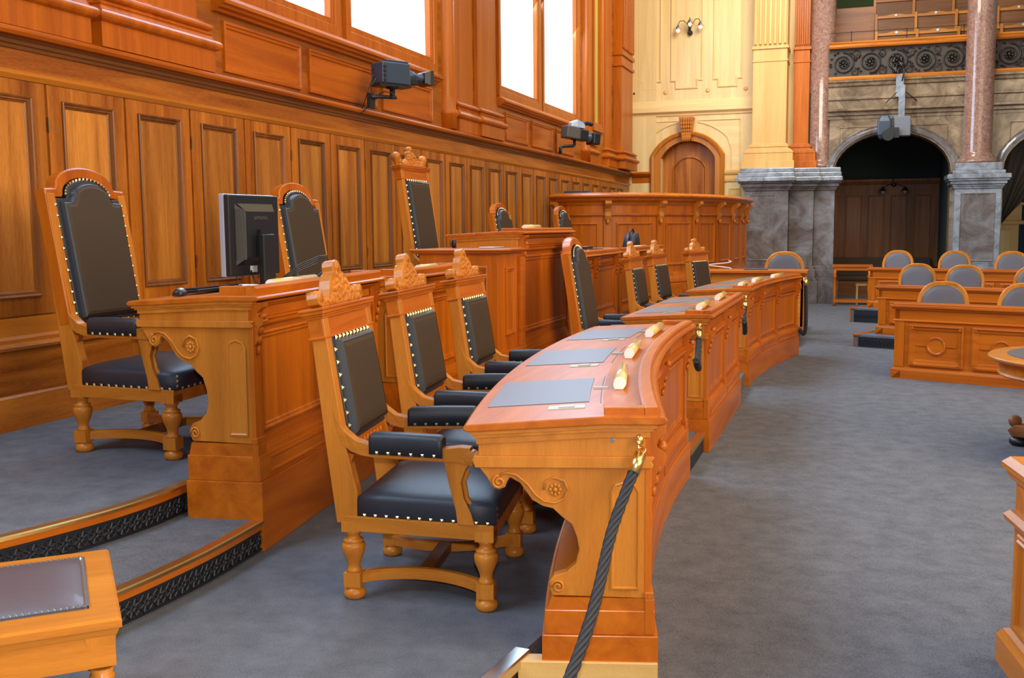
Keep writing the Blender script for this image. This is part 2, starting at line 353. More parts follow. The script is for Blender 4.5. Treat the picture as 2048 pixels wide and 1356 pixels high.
# ---------------------------------------------------------------- left wall
def wall_left():
    w=MB()
    w.box(XW-.3,XW,-2,26,ZF,2.9)                 # lower
    w.box(XW-.3,XW-.0,-2,26,2.9,3.60)
    # upper wall around the windows
    for y0,y1 in ((-2,3.0),(5.3,7.85),(9.93,10.31),(12.6,15.31),(17.31,17.66),(19.92,21.35),(22.0,26)): w.box(XW-.3,XW-.002,y0,y1,3.6,9.2)
    w.box(XW-.29,XW-.006,-2,26,7.6,9.19); w.box(XW-.29,XW-.005,-2,26,3.59,3.74)
    wl=struct(w.build('wall_left','walY'))
    def run(name,prof,mat='walY',y0=-1.5,y1=24.9,x=XW,z=0):
        b=MB(); b.sweep(prof,[(x,y0,z),(x,y1,z)]); b.build(name,mat,wl)   # +a is toward +x (right of +y travel)
    run('skirting_board',[(0,-.16),(.05,-.16),(.05,.52),(.035,.535),(0,.535)])
    run('dado_board',[(0,.535),(.025,.535),(.025,.84),(0,.84)])
    run('dado_moulding',[(0,.83),(.05,.83),(.06,.85),(.05,.87),(.035,.875),(.035,.90),(.022,.92),(0,.92)])
    run('dado_band',[(0,.92),(.018,.92),(.018,1.04),(0,1.04)],'goldY')
    run('lip_moulding',[(0,2.60),(.03,2.60),(.04,2.615),(.05,2.63),(.05,2.645),(.03,2.66),(0,2.66)],'goldY')
    run('frieze_board',[(0,2.66),(.022,2.66),(.022,2.82),(0,2.82)])
    run('cornice_cove',[(.0,2.795),(.040,2.795),(.048,2.815),(.066,2.822),(.072,2.842),(.108,2.858),(.0,2.858)],'brnY')  # dark wood: aged colour plus shadow under the ledge painted in
    run('ledge_cornice',[(0,2.80),(.035,2.80),(.04,2.815),(.055,2.82),(.065,2.845),(.10,2.86),(.13,2.865),(.145,2.885),(.145,2.90),(.13,2.915),(.0,2.93)],'oakY')
    # doors of the panelled wainscot, one by one
    proto=None
    pw=.803
    for k in range(-6,23):
        y=5.778+pw*k
        if y+pw>24.7: break
        if proto is None:
            b=MB(); a=rect(.14,pw-.14,1.17,2.50)
            for q in ((.012,.14,1.05,2.598),(pw-.14,pw-.012,1.05,2.598),(.14,pw-.14,1.05,1.17),(.14,pw-.14,2.50,2.598)): b.box(.0,.024,q[0],q[1],q[2],q[3])
            proto=b.build('wainscot_panel','walZ',wl); proto.location=(XW,y,0)
            f=MB(); a2_=offset(a,.048); f.box(.0,.010,a2_[0][0],a2_[1][0],a2_[0][1],a2_[2][1])
            pf=f.build('raised_field','fieldZ',proto)
            f=MB(); mould(f,(.024,0,0),(0,1,0),(0,0,1),(1,0,0),a,[(0,0),(0,.014),(.008,.020),(.016,.014),(.022,.004),(.030,.006),(.036,-.008),(.050,-.016)],fill=False)
            pm=f.build('panel_moulding','darkmZ',proto)
            h=MB(); h.box(.02,.034,.002,.016,1.30,1.40); h.box(.02,.034,.002,.016,2.28,2.38); hh=h.build('hinge','brass',proto)
        else:
            c=proto.copy(); COL.objects.link(c); c.location=(XW,y,0); c.parent=wl
            d=pf.copy(); COL.objects.link(d); d.parent=c
            d=pm.copy(); COL.objects.link(d); d.parent=c
            if k%2==0: d=hh.copy(); COL.objects.link(d); d.parent=c
    # panels between ledge and window sills
    for y0,y1 in ((5.2,6.3),(7.92,9.24),(9.40,10.95),(11.10,12.60),(15.55,16.75),(16.95,18.25),(18.45,19.7)):
        b=MB(); mould(b,(XW,0,0),(0,1,0),(0,0,1),(1,0,0),rect(y0,y1,2.98,3.41),[(0,0),(0,.03),(.02,.034),(.03,.022),(.05,.02),(.058,.006),(.07,.004)]); b.build('panel','oakY',wl)
    # sills, window frames, glass
    wn=0
    for a0,a1,pan in ((7.78,12.72,((7.90,9.88),(10.36,12.55))),(15.2,20.2,((15.36,17.26),(17.71,19.87))),(2.2,5.0,((3.0,5.3),)),(21.3,22.05,((21.4,21.95),))):
        wn+=1
        wr=empty_struct('window_%d'%wn)
        b=MB()
        if wn<3: b.sweep([(0,3.47),(.05,3.47),(.06,3.49),(.10,3.50),(.11,3.52),(.14,3.53),(.14,3.56),(.10,3.58),(.06,3.60),(.05,3.62),(0,3.62)],[(XW,a0,0),(XW,a1,0)]); b.build('sill_moulding','oakY',wr)
        for p0,p1 in pan:
            f=MB(); mould(f,(XW,0,0),(0,1,0),(0,0,1),(1,0,0),rect(p0-.18,p1+.18,3.62,7.7),[(0,0),(0,.05),(.10,.05),(.11,.035),(.15,.035),(.155,.02),(.175,.02),(.18,-.06)],fill=False); f.build('window_frame','oakZ',wr)
            f=MB(); f.box(XW-.10,XW-.05,p0-.02,p1+.02,3.78,7.7); f.build('glass_pane','glow' if wn<4 else 'curtain',wr)
    # pilaster groups standing above the ledge
    def pilaster(y0,y1,dx,zt=9.0,flute=False,mat='oakZ',xb=XW,zb=2.93):
        b=MB(); x=xb+dx
        b.box(xb,x,y0,y1,zb,zt)
        # base tiers
        pf_=[(-.03,-.01),(.10,-.01),(.10,.165),(.114,.168),(.132,.178),(.145,.195),(.148,.21),(.145,.225),(.132,.242),(.114,.252),(.096,.256),(.088,.275),(.076,.292),(.088,.298),(.088,.308),(.06,.312),(.06,.328),(.082,.333),(.096,.345),(.099,.357),(.096,.369),(.082,.381),(.05,.386),(.042,.40),(.042,.412),(-.03,.412)]
        b.sweep(pf_,[(xb,y0,zb),(x,y0,zb),(x,y1,zb),(xb,y1,zb)])
        if flute:
            n=7; w=(y1-y0)/n
            for i in range(n): b.box(x,x+.05,y0+w*(i+.2),y0+w*(i+.65),5.6,zt)
            b.box(xb,x+.04,y0-.03,y1+.03,5.2,5.26); b.box(xb,x+.04,y0-.03,y1+.03,5.44,5.52)
        return b.build('pilaster',mat,wl,bev=.006)
    pilaster(3.6,5.30,.02); pilaster(5.50,6.05,.02); pilaster(6.34,7.52,.035)
    pilaster(13.4,14.1,.02); pilaster(14.2,15.0,.06)
    pilaster(20.75,21.2,.02); pilaster(22.3,22.9,.04); pilaster(23.2,24.4,.20,flute=True,mat='oakZ')
    for y in (13.1,20.5):
        b=MB(); b.lathe([(.15,2.93),(.15,3.1),(.17,3.12),(.17,3.16),(.14,3.2),(.13,3.4),(.13,9)],(XW,y,0),20); b.build('half_round_shaft','oakZ',wl,)
    return wl
WL=wall_left()
# ---------------------------------------------------------------- back wall with door
def arch_poly(x0,x1,z0,zs,rise,n=12):
    out=[(x0,z0),(x1,z0)]
    c=(x0+x1)/2; h=(x1-x0)/2
    for i in range(n+1):
        a=PI*i/n; 
        # segmental: use sqrt profile
        x=c+h*cos(a); t=(x-c)/h
        r=(h*h+rise*rise)/(2*rise); z=zs-(r-rise)+math.sqrt(max(r*r-(x-c)**2,0))
        out.append((x,z))
    return out
def wall_back():
    Y=YB; w=MB(); w.box(-5.4,-4.49,Y+.02,Y+.3,ZF,9.2); w.box(-3.21,-1.0,Y+.02,Y+.3,ZF,9.2); w.box(-4.49,-3.21,Y+.02,Y+.3,3.66,9.2)
    ap=arch_poly(-4.50,-3.20,ZF,3.22,.42,14)[2:]
    w.prism([(-4.49,3.66),(-3.21,3.66)]+ap,Y+.02,Y+.3,'xz'); w.box(-4.6,-3.1,Y+.3,Y+.34,ZF,3.8); w.box(-5.27,-4.62,Y-.01,Y+.02,ZF,9.2)
    wb=struct(w.build('wall_back','liteZ'))
    n=(0,-1,0);u=(1,0,0);v=(0,0,1)
    def run(name,prof,mat,x0=-5.27,x1=-2.3,y=Y+.02):
        b=MB(); b.sweep([(a,z) for a,z in prof],[(x0,y,0),(x1,y,0)]); b.build(name,mat,wb)
    run('string_course',[(0,4.24),(.03,4.24),(.04,4.28),(.07,4.30),(.11,4.33),(.11,4.42),(.08,4.46),(.05,4.48),(.05,4.56),(.03,4.60),(0,4.60)],'liteX')
    # tall stepped panels above the course
    for x0,x1 in ((-5.07,-4.50),(-4.28,-3.52),(-3.28,-2.60)):
        s=.11
        poly=[(x0+s,4.86),(x1-s,4.86),(x1-s,5.04),(x1,5.04),(x1,8.9),(x0,8.9),(x0,5.04),(x0+s,5.04)]
        b=MB(); mould(b,(0,Y+.02,0),u,v,n,poly,[(0,0),(0,.028),(.018,.034),(.03,.02),(.04,.02),(.05,.004),(.06,.002)]); b.build('tall_panel','liteZ',wb)
    for x in (-5.16,-4.40,-3.40,-2.52):
        b=MB(); b.lathe([(.045,0),(.05,-.012),(.04,-.026),(.025,-.03)],(x,Y+.02,4.80),12,'y'); b.build('turned_boss','midZ',wb)
    # spandrel panels
    cx=-3.86
    def R_at(x,r,zc): return zc+math.sqrt(max(r*r-(x-cx)**2,0))
    for sgn,xa,xb in ((-1,-5.10,-4.10),(1,-3.62,-2.62)):
        xs=[xb+(xa-xb)*i/10 if sgn<0 else xa+(xb-xa)*i/10 for i in range(11)]
        r=1.30; zc=2.78
        if sgn<0:
            e=-4.88; pts=[(-5.10,2.9),(e,2.9),(e,3.42)]+[(x,R_at(x,r,zc)) for x in [e+( -4.10-e)*i/8 for i in range(9)] if x>e+.01]+[(-4.10,4.12),(-5.10,4.12)]
        else:
            e=-2.84; xr=[-3.62+(e+3.62)*i/8 for i in range(9)]
            pts=[(-2.62,2.9),(-2.62,4.12),(-3.62,4.12)]+[(x,R_at(x,r,zc)) for x in xr if x<e-.01]+[(e,3.42),(e,2.9)]
        b=MB(); mould(b,(0,Y+.02,0),u,v,n,pts,[(0,0),(0,.02),(.014,.024),(.024,.012),(.03,.003),(.04,.002)]); b.build('spandrel_panel','liteX',wb)
    # ledge carried round the corner
    run('ledge_moulding',[(0,2.66),(.03,2.66),(.04,2.72),(.04,2.80),(.10,2.84),(.14,2.88),(.14,2.92),(0,2.94)],'oakX',-5.2,-4.72)
    run('ledge_moulding',[(0,2.66),(.03,2.66),(.04,2.72),(.04,2.80),(.07,2.84),(.08,2.88),(.08,2.92),(0,2.94)],'midX',-2.99,-2.5)
    for x0,x1 in ((-5.12,-4.80),(-2.88,-2.60)):
        b=MB(); mould(b,(0,Y+.02,0),u,v,n,rect(x0,x1,1.1,2.5)); b.build('panel','midZ',wb)
    # door
    dr=empty_struct('door_1')
    op=arch_poly(-4.50,-3.20,ZF,3.22,.42,14); outer=arch_poly(-4.74,-2.98,ZF,3.30,.56,14)
    mid=[((a[0]*.6+b_[0]*.4),(a[1]*.6+b_[1]*.4)) for a,b_ in zip(outer,op)]
    b=MB(); b.rings((0,Y+.02,0),u,v,n,[(outer,0),(outer,.10),(offset(outer,.03),.13),(mid,.11),(mid,.06),(op,.06),(op,-.28)],fill=False); b.build('door_surround','goldZ',dr)
    b=MB(); b.rings((0,Y+.02,0),u,v,n,[(op,-.27),(offset(op,.02),-.26)]); b.build('door_leaf','walZ',dr)
    ip=arch_poly(-4.26,-3.44,ZF+.3,3.0,.30,12)
    b=MB(); mould(b,(0,Y+.28,0),u,v,n,ip,[(0,0),(0,.03),(.03,.035),(.05,.015),(.06,.004)]); b.build('door_panel','walZ',dr)
    b=MB(); b.ball((-3.30,Y+.18,1.0),.03); b.build('door_knob','brass',dr)
    # acanthus keystone above door
    k=MB(); 
    prof=[(-3.86-.16,4.14),(-3.86+.16,4.14),(-3.86+.10,3.66),(-3.86-.10,3.66)]
    k.prism([(a,b_) for a,b_ in prof],Y-.26,Y+.02,'xz')
    for i in range(5):
        for j in range(6):
            x=-3.86+(-.12+.06*i)*(1-.06*j); z=4.10-.08*j
            k.ball((x,Y-.26-.02*math.sin(j*1.1),z),.03,.03,.05,6,4)
    k.box(-4.03,-3.69,Y-.28,Y,4.13,4.18); 
    for i in range(5): k.ball((-3.86-.08+.04*i,Y-.28,3.66),.022,.04,.07,6,4)
    k.build('carved_keystone','gold'+'Z',wb)
    return wb
WB=wall_back()
# pilasters on marble pedestals at the junction with the gallery
def corner_piers():
    t=empty_struct('trim_1')
    def pil(x0,x1,y,yb,mat,zneck,flutes=True):
        b=MB(); b.box(x0,x1,y,yb,2.9,9.0)
        for h0,h1,e in ((0,.16,.20),(.16,.34,.17),(.34,.37,.18),(.37,.41,.15),(.41,.44,.11),(.44,.48,.06),(.48,.50,.075),(.50,.53,.06),(.53,.56,.03)):
            b.box(x0-e,x1+e,y-e,yb,2.90+h0,2.90+h1)
        b.box(x0-.02,x1+.02,y-.02,yb,zneck-.34,zneck-.30); b.box(x0-.03,x1+.03,y-.04,yb,zneck-.06,zneck)
        w=(x1-x0)/7
        for i in range(7): b.box(x0+w*(i+.25),x0+w*(i+.75),y-.07,y,zneck+.04,9.0)
        b.build('fluted_pilaster',mat,t,bev=.006)
    pil(-2.30,-1.55,24.35,25.1,'midZ',5.62)
    pil(-1.42,-1.08,24.75,25.2,'oakZ',5.62)
    # marble pedestals
    b=MB()
    def ped(x0,x1,y,yb):
        b.box(x0,x1,y,yb,.70,2.40)
        for h0,h1,e in ((2.40,2.44,.03),(2.44,2.48,.05),(2.48,2.56,.09),(2.56,2.60,.14)): b.box(x0-e,x1+e,y-e,yb,h0,h1)
        for h0,h1,e in ((.62,.70,.03),(.42,.62,.06),(.36,.42,.09),(ZF,.36,.12)): b.box(x0-e,x1+e,y-e,yb,h0,h1)
    ped(-2.42,-1.46,24.15,25.3); ped(-1.46,-.92,24.45,25.3); ped(-.92,-.47,24.57,25.3)
    b.build('marble_pedestal','marble',t,bev=.01)
    b=MB()
    for x0,x1,y in ((-2.42,-1.46,24.15),(-1.46,-.92,24.45),(-.92,-.47,24.57)):
        b.box(x0-.2,x1+.17,y-.2,25.3,2.60,2.70); b.box(x0-.15,x1+.14,y-.15,25.3,2.70,2.80); b.box(x0-.10,x1+.12,y-.12,25.3,2.80,2.90)
    b.build('marble_cap','marbleb',t,bev=.02)
    b=MB(); mould(b,(0,24.15,0),(1,0,0),(0,0,1),(0,-1,0),rect(-2.32,-1.74,.82,2.30),[(0,0),(0,.012),(.01,.014),(.03,.004)]); b.build('marble_panel','marble',t)
    # half round red granite shaft
    b=MB(); b.lathe([(.36,2.9),(.38,2.95),(.36,3.0),(.31,3.05),(.29,3.10),(.28,9)],(-.82,25.0,0),28); b.build('granite_shaft','pink',t)
corner_piers()
# ---------------------------------------------------------------- gallery
def gallery():
    Y=24.6
    g=empty_struct('wall_gallery')
    def archwall():
        # wall with two arched openings, z from ground to 4.05
        b=MB()
        def bay(x0,x1,a0,a1,zs,rise,zt=3.98):
            c=(a0+a1)/2;h=(a1-a0)/2; n=18
            xs=[c-h*cos(PI*i/n) for i in range(n+1)]; zz=[zs+rise*math.sqrt(max(0,1-((x-c)/h)**2)) for x in xs]
            for y,yy in ((Y,Y+.5),):
                V=[];F=[]
                for i,(x,z) in enumerate(zip(xs,zz)): V+= [(x,Y,z),(x,Y,zt),(x,Y+.5,z),(x,Y+.5,zt)]
                for i in range(n):
                    o=i*4;p=o+4; F+=[[o,p,p+1,o+1],[o+2,o+3,p+3,p+2],[o,o+2,p+2,p]]
                b.add(V,F)
            if a0-x0>.01: b.box(x0,a0,Y,Y+.5,ZF,zt)
            if x1-a1>.01: b.box(a1,x1,Y,Y+.5,ZF,zt)
            return xs,zz
        A=bay(-.62,1.98,-.50,1.93,2.78,.86); B=bay(1.98,6.2,2.98,5.4,2.78,.86)
        b.build('arch_wall','marblew',g)
        for xs,zz in (A,B):
            m=MB(); m.sweep([(-.04,-.02),(-.04,.05),(-.10,.06),(-.14,.04),(-.18,.05),(-.18,-.02)],[(x,Y,z) for x,z in zip(xs,zz)],up=(0,-1,0)); m.build('arch_moulding','marble',g)
        for a0,a1 in ((-.50,1.93),(2.98,5.4)):
            c=(a0+a1)/2
            for s in (-1,1):
                e=c+s*1.12; pts=[(e,3.78),(e,3.32)]+[(c+s*(1.05-.12*i),2.92+.86*math.sqrt(max(0,1-((1.05-.12*i)/1.35)**2))) for i in range(5)]+[(c+s*.42,3.78)]
                if s>0: pts=pts[::-1]
                ar=sum(p[0]*q[1]-q[0]*p[1] for p,q in zip(pts,pts[1:]+pts[:1]))
                if ar<0: pts=pts[::-1]
                m=MB(); mould(m,(0,Y,0),(1,0,0),(0,0,1),(0,-1,0),pts,[(0,0),(0,.02),(.012,.02),(.02,.006),(.03,.002)]); m.build('spandrel_panel','marblew',g)
    archwall()
    def run(name,prof,mat,x0=-.66,x1=6.2,y=Y): b=MB(); b.sweep(prof,[(x0,y,0),(x1,y,0)]); b.build(name,mat,g)
    run('marble_architrave',[(-.3,3.96),(.02,3.96),(.02,4.02),(.06,4.04),(.06,4.10),(.14,4.13),(.14,4.18),(.05,4.2),(.05,4.36),(.09,4.38),(.09,4.42),(.03,4.44),(.03,4.66),(.08,4.68),(.10,4.74),(.14,4.76),(.14,4.80),(-.3,4.80)],'marblew')
    run('gallery_wood_sill',[(-.3,4.80),(.15,4.80),(.16,4.84),(.14,4.88),(-.3,4.88)],'walX')
    run('bronze_panel_backing',[(-.12,4.88),(-.05,4.88),(-.05,5.50),(-.12,5.50)],'ironb')
    run('gallery_handrail',[(-.22,5.50),(.08,5.50),(.10,5.53),(.08,5.58),(.10,5.61),(.08,5.64),(-.22,5.64)],'walX')
    run('safety_wire',[(-.05,5.86),(-.045,5.865),(-.04,5.86),(-.045,5.855)],'blackm')
    for x in (-.2,.95,2.1,3.3): b=MB(); b.tube([(x,Y+.05,5.64),(x,Y+.05,5.88)],.008); b.build('wire_post','blackm',g)
    # bronze scrolls
    sc_=MB(); yy=Y+.02
    def spiral(cx,cz,r,t0,turns,flip=1,th=.018):
        p=[]
        for i in range(int(26*turns)+1):
            a=t0+flip*2*PI*i/26; rr=r*(1-.72*i/(26*turns)); p.append((cx+rr*cos(a),yy-.01,cz+rr*sin(a)))
        sc_.tube(p,[th*(1-.4*i/len(p)) for i in range(len(p))],6)
        return p
    x=-.36;k=0
    while x<6.1:
        f=1 if k%2 else -1
        spiral(x,5.19,.24,PI/2*f+PI,1.9,f)
        for j in range(7):
            a=2*PI*j/7+k; sc_.ball((x+.07*cos(a),yy-.02,5.19+.07*sin(a)),.035,.02,.028,6,4)
        sc_.ball((x,yy-.03,5.19),.04,.03,.04,8,5)
        spiral(x+.26,5.19-f*.20,.10,PI/2*f,1.3,-f,.012); spiral(x+.24,5.19+f*.20,.09,-PI/2*f,1.2,f,.012)
        for j in range(10):
            a=rnd.uniform(0,2*PI); sc_.ball((x+.27*cos(a),yy-.01,5.19+.26*sin(a)),.035,.014,.018,5,4)
        x+=.56;k+=1
    sc_.build('bronze_scrollwork','iron',g,kind='stuff')
    b=MB(); 
    for i in range(22):
        b.ball((.78+rnd.uniform(-.10,.10),yy-.05,5.10+rnd.uniform(-.18,.2)),rnd.uniform(.02,.05),.03,rnd.uniform(.03,.06),6,4)
    b.build('bronze_mask','iron',g)
    # floor slab and interior
    b=MB(); b.box(-1.2,7.5,Y+.3,34,4.55,4.79); b.build('gallery_floor','brnX',g)
    b=MB(); b.box(-1.2,7.5,33.0,33.2,4.8,11); b.build('gallery_rear_wall','green',g)
    b=MB(); b.box(-1.2,7.5,Y+.1,33.2,9.2,9.4); b.build('gallery_ceiling','green',g)
    b=MB(); b.box(-1.4,-1.2,25.4,33.2,4.8,9.2); b.build('gallery_side_wall','green',g)
    b=MB(); b.box(-1.1,.30,27.2,27.5,4.8,6.88); b.build('gallery_screen','walX',g); 
    b=MB(); b.box(-.95,-.80,27.0,27.2,4.8,6.4); b.build('dark_door_edge','brnZ',g)
    b=MB(); b.box(-.98,-.86,25.2,25.35,5.6,9); b.build('green_jamb','green',g)
    # niche behind the arches
    b=MB(); b.box(-1.2,1.95,28.0,28.2,ZF,4.6); b.build('niche_rear_wall','greenwall',g)
    b=MB(); b.box(-1.15,-1.05,24.8,28,ZF,4.6); b.build('niche_side_wall','greenwall',g)
    b=MB(); b.box(1.95,2.1,25.1,34,ZF,4.6); b.build('niche_side_wall','greenwall',g)
    b=MB(); b.box(2.1,7.5,31.0,31.2,ZF,4.6); b.build('passage_rear_wall','teal',g)
    w=MB(); w.box(-1.15,1.95,27.9,28.0,.55,2.70); w.sweep([(0,2.62),(.06,2.62),(.10,2.70),(.10,2.75),(0,2.78)],[(-1.15,27.9,0),(1.95,27.9,0)]); ww=w.build('niche_wainscot','brnZ',g)
    for i in range(5):
        x=-.80+i*.54; b=MB(); mould(b,(0,27.9,0),(1,0,0),(0,0,1),(0,-1,0),rect(x,x+.40,.75,2.35)); b.build('panel','brnZ',ww)
    b=MB(); b.box(-.72,-.66,27.75,27.85,1.0,2.35); b.build('lit_door_gap','strip',g)
    b=MB(); b.box(-1.05,-.70,25.4,25.9,2.62,2.80); b.box(-1.05,-.78,25.4,25.9,2.3,2.62); b.build('niche_shelf_bracket','brnX',g)
    # stone courses of the arch wall, voussoir joints left to the big blocks
    k=MB(); k.prism([(.54,4.00),(.94,4.00),(.90,3.60),(.58,3.60)],Y-.22,Y+.02,'xz')
    for i in range(5):
        for j in range(5): k.ball((.60+.07*i,Y-.23+.02*j*.5,3.92-.07*j),.028,.03,.05,6,4)
    k.build('carved_keystone','marble',g)
    # free column on pedestal
    c=MB(); c.lathe([(.42,2.90),(.43,2.94),(.40,2.98),(.35,3.02),(.345,3.06),(.31,3.10),(.298,3.14),(.29,6.0),(.275,9.0)],(2.43,Y-.12,0),32); c.build('granite_column','pink',g)
    b=MB()
    x0,x1,y0,y1=1.98,2.90,Y-.55,Y+.3
    b.box(x0,x1,y0,y1,.70,2.36)
    for h0,h1,e in ((2.36,2.40,.03),(2.40,2.45,.05),(2.45,2.52,.09),(2.52,2.56,.13),(.62,.70,.03),(.42,.62,.06),(ZF,.42,.10)): b.box(x0-e,x1+e,y0-e,y1,h0,h1)
    b.build('marble_pedestal','marbleb',g,bev=.01)
    b=MB(); b.box(x0-.16,x1+.16,y0-.16,y1,2.56,2.66); b.box(x0-.06,x1+.06,y0-.06,y1,2.66,2.74); b.box(x0,x1,y0,y1,2.74,2.90); b.build('marble_cap','marbleb',g,bev=.02)
    b=MB(); mould(b,(0,y0,0),(1,0,0),(0,0,1),(0,-1,0),rect(x0+.12,x1-.12,.82,2.26),[(0,0),(0,.012),(.01,.014),(.03,.004)]); b.build('marble_panel','marble',g)
    return g
GA=gallery()
# ceiling far above the frame, keeps the hall closed toward the top of the walls
# ================================================================ FURNITURE BUILDERS
LEGP=[(.0,0),(.040,0),(.048,.012),(.050,.026),(.044,.040),(.034,.046),(.030,.056)]
VASE=[(.030,.116),(.036,.122),(.030,.132),(.026,.142),(.030,.160),(.040,.185),(.050,.212),(.052,.232),(.049,.244),(.040,.248),(.044,.254),(.044,.262),(.030,.268),(.028,.285),(.036,.292),(.036,.300),(.030,.304)]
def scaled(p,k): return [(r,z*k) for r,z in p]
def leg_mesh(b,x,y,k=1):
    b.lathe(scaled(LEGP,k),(x,y,0),14); b.box(x-.037,x+.037,y-.037,y+.037,.054*k,.118*k)
    b.lathe(scaled(VASE,k),(x,y,0),14); b.box(x-.040,x+.040,y-.040,y+.040,.302*k,.345*k)
def studline(b,p,q,n,nv,r=.0075,h=.006):
    p,q,nv=Vector(p),Vector(q),Vector(nv).normalized(); d=(q-p); dn=d.normalized(); w=nv.cross(dn)
    for i in range(n):
        c=p+d*((i+.5)/n)
        b.add([c+dn*r+w*r,c-dn*r+w*r,c-dn*r-w*r,c+dn*r-w*r,c+nv*h],[[0,1,4],[1,2,4],[2,3,4],[3,0,4]])
def cushion(b,poly,z0,z1,puff,ins=.03,n=(3,)):
    # polygon (x,y) CCW with side walls and a domed top
    cx=sum(p[0] for p in poly)/len(poly); cy=sum(p[1] for p in poly)/len(poly)
    def sh(k,z,e=0): return [((cx+(x-cx)*k),(cy+(y-cy)*k),z) for x,y in poly]
    rings=[sh(.985,z0),sh(1,z0+.01),sh(1.0,z1-.02),sh(.985,z1-.006),sh(.95,z1+puff*.12),sh(.85,z1+puff*.42),sh(.68,z1+puff*.72),sh(.45,z1+puff*.92),sh(.2,z1+puff)]
    b.loft(rings,True,True)
def subdiv(poly,m=4):
    out=[]
    for i in range(len(poly)):
        a=poly[i];c=poly[(i+1)%len(poly)]
        for k in range(m): out.append((a[0]+(c[0]-a[0])*k/m,a[1]+(c[1]-a[1])*k/m))
    return out
def backT(h0,u0,tan):
    # back plane: local (w,h,t) -> (x,y,z)
    a=math.atan(tan)
    return Matrix(((0,-sin(a),cos(a),u0),(1,0,0,0),(0,cos(a),sin(a),h0),(0,0,0,1)))
def bk_prism(b,poly,t0,t1): b.prism(poly,t0,t1,'xy')   # poly in (w,h), thickness along t
